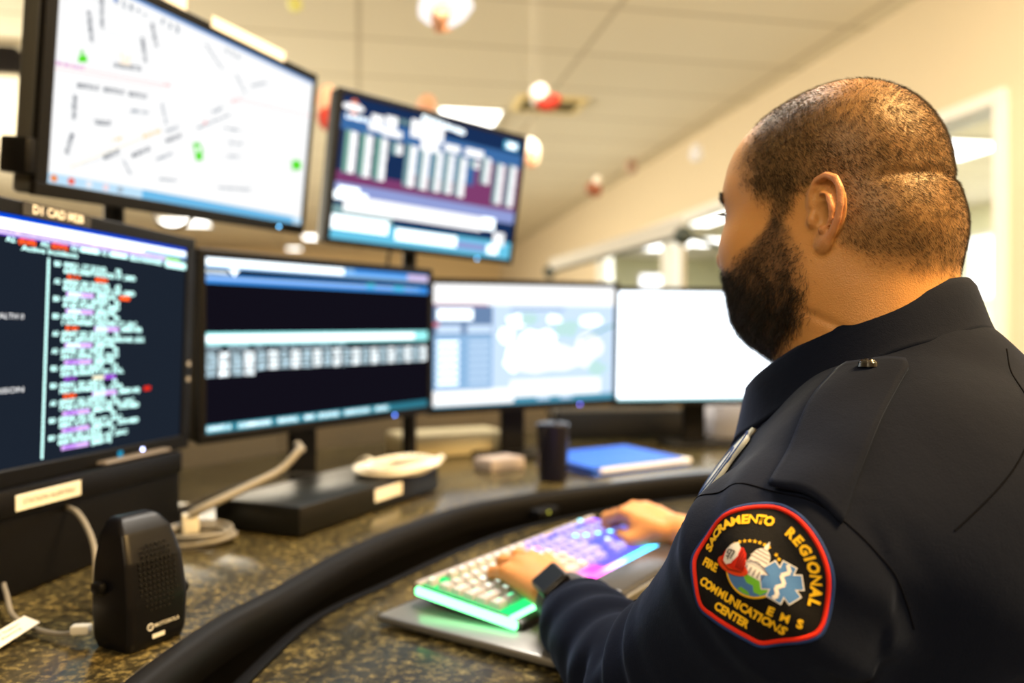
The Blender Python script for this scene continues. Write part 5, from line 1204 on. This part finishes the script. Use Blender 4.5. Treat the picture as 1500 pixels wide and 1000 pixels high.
# flat black box with cable bundle
FBX = Vector((-.320, 1.207, 0)); dx_ = Vector((.406, .914, 0)); dy_ = Vector((-.914, .406, 0)); fc = FBX + dx_*.215 + dy_*.087; fa = math.atan2(dx_.y, dx_.x)
r = empty('rack_box', (fc.x, fc.y, REAR_Z), (0, 0, fa)); tag(r, 'flat black equipment box on the desk below the second lower monitor', 'equipment box')
m = MB(); m.box((0, 0, .026), (.43, .17, .045), None, .004, 2); m.build('case', mat('satin_black', (.006, .006, .005), rough=.36, spec=.3), r)
for sx in (-.19, .19):
    for sy in (-.065, .065): m = MB(); m.cyl((sx, sy, .0), (sx, sy, .006), .010, n=14); m.build('foot', rubber, r)
m = MB(); m.box((.030, -.0862, .030), (.088, .0015, .022), Matrix.Rotation(.0, 3, 'X'), .0004, 1); m.build('label', lbl, r)
r = empty('cable_bundle', (-.222, 1.545, REAR_Z+.0485), (0, 0, fa)); tag(r, 'loose loop of white cable lying on the flat black box', 'cable coil')
m = MB()
for k in range(9):
    ra = .052 + .0055*(k % 5); ph = k*.9
    m.tube([((ra+.004*math.sin(2*a+ph))*math.cos(a)*1.35, (ra+.003*math.sin(3*a+ph))*math.sin(a)*.95, .005 + .0052*(k//3) + .002*math.sin(2*a+ph)) for a in np.linspace(0, 6.283, 41)[:-1]], .0036, 7, closed=True)
m.build('loops', cable_w, r)
m = MB(); m.tube([(.085, -.01, .010), (.12, -.02, .010), (.155, -.015, .006), (.19, .01, .005)], .0042, 8, smooth_n=5); m.box((.085, -.03, .010), (.05, .03, .012), Matrix.Rotation(.3, 3, 'Z'), .003, 2); m.build('plug_end', cable_w, r)
# black tumbler, blue folder
r = empty('tumbler', (.088, 1.720, REAR_Z)); tag(r, 'dark tumbler standing under the third monitor, left of the blue folder', 'tumbler')
t = bmesh.new(); prof = [(.0, 0), (.028, 0), (.031, .003), (.0335, .06), (.036, .115), (.0365, .120), (.034, .124), (.020, .127), (.0, .128)]; rings = []
for a in range(28): rings.append([t.verts.new((p_*math.cos(a*math.pi/14), p_*math.sin(a*math.pi/14), z_)) for p_, z_ in prof])
for a in range(28):
    for k in range(len(prof)-1):
        try: t.faces.new((rings[a][k], rings[(a+1) % 28][k], rings[(a+1) % 28][k+1], rings[a][k+1]))
        except ValueError: pass
bmesh.ops.remove_doubles(t, verts=t.verts[:], dist=1e-5); bmesh.ops.recalc_face_normals(t, faces=t.faces[:])
m = MB(); m.add(t); m.build('cup', mat('tumbler_black', (.005, .005, .014), rough=.22, spec=.4), r)
m = MB(); m.cyl((.006, .0, .125), (.012, -.002, .150), .003, n=10); m.build('straw', plast, r)
r = empty('blue_folder', (.245, 1.93, REAR_Z), (0, 0, math.radians(34))); tag(r, 'bright blue folder with white papers lying flat right of the tumbler', 'folder')
blu = mat('folder_blue', (.010, .10, .62), rough=.6)
m = MB(); m.box((0, 0, .004), (.30, .22, .006), None, .002, 1); m.build('cover', blu, r); m = MB(); m.box((-.01, .0, .0225), (.285, .21, .005), Matrix.Rotation(.04, 3, 'X'), .002, 1); m.build('cover', blu, r)
m = MB(); m.box((.012, -.004, .0125), (.285, .212, .010), None, .001, 1); m.build('papers', mat('paper_white', (.75, .77, .85), rough=.8), r)
# things further back under and behind the monitors
def small_box(name, x, y, z, size, rz, col, label, cat, rough=.6):
    r = empty(name, (x, y, z), (0, 0, math.radians(rz))); tag(r, label, cat)
    m = MB(); m.box((0, 0, size[2]/2), size, None, min(size)*.12, 2); m.build('body', mat('m_' + '_'.join('%02d' % int(c*99) for c in col), col, rough=rough), r)
    m = MB(); m.box((0, 0, size[2]+.001), (size[0]*.96, size[1]*.96, .003), None, .001, 1); m.build('lid', mat('m_' + '_'.join('%02d' % int(c*99) for c in col), col, rough=rough), r); return r
small_box('paper_tray', -.175, 2.16, REAR_Z, (.30, .16, .055), 25, (.50, .44, .28), 'long beige tray on the desk behind the flat black box', 'tray')
small_box('desk_phone', .33, 2.52, REAR_Z, (.42, .16, .085), 8, (.02, .02, .02), 'low black device behind the blue folder under the white monitor', 'device', .4)
small_box('tissue_box', .66, 2.50, REAR_Z, (.11, .11, .10), 12, (.55, .55, .62), 'pale grey box on the desk under the right end of the white monitor', 'box')
small_box('card_box', .44, 2.62, REAR_Z+.0885, (.12, .07, .028), 5, (.75, .62, .45), 'small cream box on top of the low black device', 'box')
small_box('mouse_box', -.03, 1.86, REAR_Z, (.10, .07, .028), 40, (.35, .30, .28), 'small greyish brown box on the desk left of the tumbler', 'box')
# partition behind the desk
pf = noise_color(mat('partition_fabric', (.4, .33, .2), rough=.95), 200, [(.4, (.12, .09, .05)), (.6, (.17, .13, .075))])
ptl = [Vector((-1.10, .90)), Vector((-1.00, 1.60)), Vector((-.66, 2.22)), Vector((-.12, 2.71)), Vector((.60, 2.95)), Vector((1.30, 2.86))]
for k, (a, b_) in enumerate(zip(ptl, ptl[1:])):
    d_ = b_-a; r = empty('partition_panel', ((a.x+b_.x)/2, (a.y+b_.y)/2, 0), (0, 0, math.atan2(d_.y, d_.x)))
    tag(r, ('beige fabric partition panel behind the incident list monitor', 'beige fabric partition panel behind the second lower monitor', 'beige fabric partition panel behind the gap between second and third monitor', 'beige fabric partition panel behind the third monitor', 'beige fabric partition panel behind the white monitor')[k], 'partition')
    h_ = .93; m = MB(); m.box((0, 0, h_/2), (d_.length-.01, .04, h_-.01)); m.build('fabric', pf, r); m = MB(); m.box((0, 0, h_+.005), (d_.length-.005, .05, .02), None, .003, 1); m.build('cap_rail', mat('rail_dark', (.05, .04, .03), rough=.5), r)
# loose cables under the monitors
for k, (pts, rr, mm, lab) in enumerate([([(-.50, 1.42, .79), (-.42, 1.50, .80), (-.33, 1.60, .79), (-.28, 1.72, .80)], .005, mat('cable_yellow_green', (.28, .30, .03), rough=.5), 'yellow green cable lying under the second lower monitor'), ([(-.55, 1.35, .80), (-.45, 1.47, .83), (-.38, 1.62, .81), (-.30, 1.80, .79)], .004, cable_b, 'black cable arching under the second lower monitor'), ([(-.36, 1.80, .79), (-.31, 1.70, .83), (-.26, 1.66, .81), (-.20, 1.74, .79)], .006, cable_w, 'pale cable end behind the flat black box'), ([(-.665, 1.47, 1.33), (-.645, 1.45, 1.295), (-.615, 1.45, 1.285), (-.590, 1.46, 1.30), (-.585, 1.48, 1.33)], .0035, cable_w, 'pale cable looping below the big map monitor'), ([(-.22, 1.95, 1.50), (-.30, 1.93, 1.28), (-.27, 1.93, 1.08), (-.24, 1.95, .85)], .004, cable_b, 'thin black cable hanging under the second raised monitor')]):
    o_ = Vector(pts[0]); r = empty('loose_cable', o_); tag(r, lab, 'cable'); m = MB(); m.tube([Vector(p_)-o_ for p_ in pts], rr, 8, smooth_n=6); m.build('cord', mm, r)
# =================================================================== KEYBOARD
KA = math.atan2(.83, .56); KC = Vector((.073, 1.1325, FRONT_Z))
tray = empty('keyboard_tray', KC, (0, 0, KA)); tag(tray, 'silver plate under the lit keyboard, jutting out at its left end', 'keyboard tray')
alu = mat('brushed_silver', (.28, .28, .28), rough=.32, metal=.7)
m = MB(); m.box((-.01, -.03, .009), (.54, .25, .010), None, .004, 3); m.build('plate', alu, tray)
m = MB()
for sx in (-.24, .22):
    for sy in (-.13, .07): m.cyl((sx, sy, 0), (sx, sy, .005), .012, n=16)
m.build('feet', rubber, tray)
kb = empty('keyboard', KC + Vector((0, 0, .0145)), (0, 0, KA)); kb.rotation_euler = (Matrix.Rotation(KA, 3, 'Z') @ Matrix.Rotation(math.radians(5.5), 3, 'X')).to_euler(); kb.location = KC + Vector((0, 0, .0235))
tag(kb, 'backlit keyboard glowing green at left and blue violet at right', 'keyboard')
kbp = mat('keyboard_black', (.02, .02, .022), rough=.35)
m = MB(); m.box((0, 0, 0), (.462, .166, .014), None, .005, 3); m.build('case', kbp, kb)
m = MB(); m.box((0, .0765, .0085), (.458, .010, .006), None, .002, 1); m.build('back_trim', mat('trim_silver', (.5, .45, .45), rough=.3, metal=.5), kb)
back = mat('key_backlight', (0, 0, 0), emit=(1, 1, 1), estr=3.5, spec=0)
N, L = nt(back); b = N['Principled BSDF']; tc = N.new('ShaderNodeTexCoord'); sp_ = N.new('ShaderNodeSeparateXYZ'); mr = N.new('ShaderNodeMapRange'); cr = N.new('ShaderNodeValToRGB')
mr.inputs['From Min'].default_value = -.23; mr.inputs['From Max'].default_value = .23; L.new(tc.outputs['Object'], sp_.inputs[0]); L.new(sp_.outputs['X'], mr.inputs['Value']); L.new(mr.outputs[0], cr.inputs[0]); L.new(cr.outputs[0], b.inputs['Emission Color'])
e = cr.color_ramp.elements
for p_, c in ((.12, (.01, .32, .07)), (.30, (.18, .30, .20)), (.40, (.30, .18, .24)), (.46, (.8, .05, .55)), (.54, (.08, .06, .9)), (.85, (.05, .07, 1.)), ): el = e.new(p_); el.color = (*c, 1)
e[0].color = (.01, .32, .08, 1); e[len(e)-1].color = (.25, .05, .9, 1)
m = MB(); m.box((0, .004, .0075), (.446, .140, .002)); m.build('backlight', back, kb)
def led(c, k): return glow('rgb_%d' % k, c, 6.)
cap_m = mat('keycap', (.42, .41, .44), rough=.45)
cols = {}
def keycol(x):
    k = int((x+.23)/.46*9.99)
    return [(.10, 1., .45), (.75, 1., .85), (.95, .95, .90), (1., .92, .95), (1., .85, 1.), (.45, .30, 1.), (.25, .30, 1.), (.25, .45, 1.), (.25, .50, 1.), (.3, .3, 1.)][max(0, min(9, k))], k
rows = [(.0625, .72, [('ESC', 1, 0)] + [('F%d' % k, 1, 1 + k + .0*(k > 4)) for k in range(1, 13)] + [('PS', 1, 15.25), ('SL', 1, 16.25), ('PB', 1, 17.25)]),
        (.040, 1, [(c, 1, k) for k, c in enumerate('`1234567890-=')] + [('BACK', 2, 13), ('IN', 1, 15.25), ('HM', 1, 16.25), ('PU', 1, 17.25), ('NL', 1, 18.5), ('/', 1, 19.5), ('*', 1, 20.5), ('-', 1, 21.5)]),
        (.021, 1, [('TAB', 1.5, 0)] + [(c, 1, 1.5+k) for k, c in enumerate('QWERTYUIOP[]')] + [('|', 1.5, 13.5), ('DL', 1, 15.25), ('EN', 1, 16.25), ('PD', 1, 17.25)] + [(c, 1, 18.5+k) for k, c in enumerate('789')]),
        (.002, 1, [('CAPS', 1.75, 0)] + [(c, 1, 1.75+k) for k, c in enumerate("ASDFGHJKL;'")] + [('ENTER', 2.25, 12.75)] + [(c, 1, 18.5+k) for k, c in enumerate('456')]),
        (-.017, 1, [('SHIFT', 2.25, 0)] + [(c, 1, 2.25+k) for k, c in enumerate('ZXCVBNM,./')] + [('SHIFT', 2.75, 12.25), ('UP', 1, 16.25)] + [(c, 1, 18.5+k) for k, c in enumerate('123')]),
        (-.036, 1, [('CTRL', 1.25, 0), ('WIN', 1.25, 1.25), ('ALT', 1.25, 2.5), (' ', 6.25, 3.75), ('ALT', 1.25, 10), ('FN', 1.25, 11.25), ('CTRL', 1.5, 12.5), ('LT', 1, 15.25), ('DN', 1, 16.25), ('RT', 1, 17.25), ('0', 2, 18.5), ('.', 1, 20.5)])]
U = .0200
nk = 0
for y_, hy, ks in rows:
    for name_, w_, x_ in ks:
        cx_ = -.224 + (x_ + w_/2)*U*.995; hh = .0168*(hy if hy < 1 else 1); t = bmesh.new(); a0, a1, b0, b1 = (w_*U-.0028)/2, (w_*U-.0062)/2, hh/2, hh/2-.0022
        v = [t.verts.new((sx*a0, sy*b0, 0)) for sx, sy in ((-1, -1), (1, -1), (1, 1), (-1, 1))] + [t.verts.new((sx*a1, sy*b1+.0006, .0078)) for sx, sy in ((-1, -1), (1, -1), (1, 1), (-1, 1))]
        for f in ((3, 2, 1, 0), (4, 5, 6, 7), (0, 1, 5, 4), (1, 2, 6, 5), (2, 3, 7, 6), (3, 0, 4, 7)): t.faces.new([v[i] for i in f])
        bmesh.ops.bevel(t, geom=t.edges[:], offset=.0009, segments=2, affect='EDGES', profile=.5)
        m = MB(); m.add(t); m.mi = 1
        if name_.strip():
            tt = bmesh.new(); tt.from_mesh(text_mesh(name_, .0075 if len(name_) == 1 else .0048, .02)); tt.transform(Matrix.Translation((0, .0008, .0080))); m.add(tt)
        c, k = keycol(cx_); hot = (y_ < .045 and (x_ in (1, 0) and nk % 3 == 0))
        o = m.build('key', (cap_m if k < 5 else mat('keycap_lit', (.22, .22, .45), rough=.45, emit=(.12, .12, 1.), estr=.6), glow('legend_%d' % k, c, 3.5)), kb); o.location = (cx_, y_+.001, .0082); nk += 1
print('KEYS', nk)
# light strips: left end, front edge, wrist rest
m = MB(); m.box((-.2345, -.002, .004), (.007, .150, .010), None, .002, 1); m.build('side_light', glow('rgb_green', (.20, 1., .34), 4.5), kb)
m = MB(); m.box((-.205, -.066, .0085), (.05, .007, .005), None, .001, 1); m.build('front_light', glow('rgb_green', (.20, 1., .34), 4.5), kb)
strip = mat('rgb_strip', (0, 0, 0), emit=(1, 1, 1), estr=5.5, spec=0); N, L = nt(strip); b = N['Principled BSDF']; tc = N.new('ShaderNodeTexCoord'); sp_ = N.new('ShaderNodeSeparateXYZ'); mr = N.new('ShaderNodeMapRange'); cr = N.new('ShaderNodeValToRGB')
mr.inputs['From Min'].default_value = -.12; mr.inputs['From Max'].default_value = .22; L.new(tc.outputs['Object'], sp_.inputs[0]); L.new(sp_.outputs['X'], mr.inputs['Value']); L.new(mr.outputs[0], cr.inputs[0]); L.new(cr.outputs[0], b.inputs['Emission Color'])
e = cr.color_ramp.elements; e[0].color = (1., .02, .45, 1); e[1].color = (.10, .25, 1., 1)
for p_, c in ((.30, (1., .08, .60)), (.45, (.45, .40, 1.)), (.55, (.08, .62, 1.)), (.80, (.06, .65, 1.))): el = e.new(p_); el.color = (*c, 1)
m = MB(); m.box((.045, -.0665, .0085), (.33, .008, .005), None, .001, 1); m.build('front_light', strip, kb)
for (x_, y_, c, k) in ((.165, .066, (.15, .8, 1.), 1), (.085, .030, (.15, .85, 1.), 2), (.100, .020, (.15, .85, 1.), 3), (.125, .012, (.2, .8, 1.), 4), (.150, .004, (.2, .8, 1.), 5), (.110, -.012, (.4, .5, 1.), 6), (-.015, .036, (1., .1, .9), 7)):
    m = MB(); m.cyl((x_, y_, .0168), (x_, y_, .0176), .0038, n=14); m.build('indicator', glow('ind_%d' % k, c, 5.), kb)
wr = empty('wrist_rest', KC + Vector((0, 0, .0145)), (0, 0, KA)); tag(wr, 'grey padded wrist rest in front of the keyboard with a blue reflection', 'wrist rest')
m = MB(); m.box((.055, -.122, .0135), (.35, .062, .026), None, .009, 4); m.build('pad', mat('wrist_pad', (.03, .03, .035), rough=.25, spec=.6), wr)
m = MB(); m.box((.055, -.1548, .012), (.34, .004, .020), None, .0015, 1); m.build('front_trim', alu, wr)
# olive power light of a hub standing on the rear edge
r = empty('usb_hub', (.062, 1.545, FRONT_Z), (0, 0, .9)); tag(r, 'small black hub with an olive light behind the keyboard', 'hub')
m = MB(); m.box((0, 0, .009), (.06, .03, .018), None, .004, 2); m.build('body', plast, r)
m = MB(); m.cyl((-.005, -.016, .012), (-.005, -.0145, .012), .003, n=12); m.build('light', glow('led_olive', (.45, .42, .05), 2.), r)
# =================================================================== LIGHT, CAMERA
def area(name, loc, aim, sx, sy, watts, color, spread=math.pi):
    l = bpy.data.lights.new(name, 'AREA'); l.shape = 'RECTANGLE'; l.size = sx; l.size_y = sy; l.energy = watts; l.color = color; l.spread = spread
    o = bpy.data.objects.new(name, l); COL.objects.link(o); o.location = loc; d = Vector(aim)-Vector(loc); o.rotation_euler = d.to_track_quat('-Z', 'Y').to_euler(); return o
WARM = (1., .80, .52)
area('ceiling_lamp_over_man', (1.15, .35, CEIL-.03), (.55, .55, 1.1), .6, 1.2, 245, (1., .63, .24))
area('fill_lamp_behind', (-.6, -1.4, CEIL-.03), (-.3, .3, .9), 1.2, .6, 75, WARM)  # unseen fill light added behind the camera, no fixture there
area('fill_uplight_right', (1.75, 1.2, 2.05), (1.0, 3.6, 3.6), 1.2, .6, 40, (1., .87, .62))  # added fill out of frame, brightens the near ceiling at right
area('fill_uplight_left', (-5.3, 4.2, 1.0), (-1.6, 6.4, 2.9), 1.6, 1.2, 150, (1., .92, .74))  # added fill out of frame, lifts the ceiling from the left
area('ceiling_lamp_front', (.1, 1.9, CEIL-.03), (.1, 1.9, 0), .6, 1.2, 70, (1., .92, .80))
area('fill_uplight_mid', (-5.0, 4.8, 2.0), (-2.5, 6.2, CEIL), 1.2, 2.0, 260, (1., .88, .68))  # added upward fill below the ceiling, out of frame; no fitting
area('ceiling_lamp_far', (-2.4, 7.5, CEIL-.03), (-2.4, 7.5, 0), 2., 2., 150, (1., .90, .72))
area('ceiling_lamp_far_right', (-3.4, 10.5, CEIL-.03), (-3.4, 10.5, 0), 2., 2., 110, (1., .84, .58))
area('neighbour_fill_lamp', tuple(e_a*4.27 + e_b*6.3 + Vector((0, 0, CEIL-.03))), tuple(e_a*4.27 + e_b*6.3), 1.1, 1.0, 620, (.98, 1., .90))  # added fill for the neighbouring room, hidden behind the man's head
w = bpy.data.worlds.new('world'); scene.world = w; w.use_nodes = True
w.node_tree.nodes['Background'].inputs[0].default_value = (1., .90, .72, 1); w.node_tree.nodes['Background'].inputs[1].default_value = 1.0
cam = bpy.data.cameras.new('camera'); cam.lens = 28; cam.sensor_width = 36; cam.clip_start = .02; cam.clip_end = 60
co = bpy.data.objects.new('camera', cam); COL.objects.link(co); co.location = (0, 0, CAMZ); co.rotation_euler = (math.pi/2, 0, 0); scene.camera = co
cam.dof.use_dof = True; cam.dof.focus_distance = .60; cam.dof.aperture_fstop = 2.95; cam.dof.aperture_blades = 0
vs = scene.view_settings; vs.view_transform = 'Standard'; vs.look = 'None'; vs.exposure = 0; vs.gamma = 1; vs.use_curve_mapping = False
scene.cycles.use_denoising = True
scene.cycles.max_bounces = 6; scene.cycles.diffuse_bounces = 4; scene.cycles.transmission_bounces = 6; scene.cycles.sample_clamp_indirect = 6
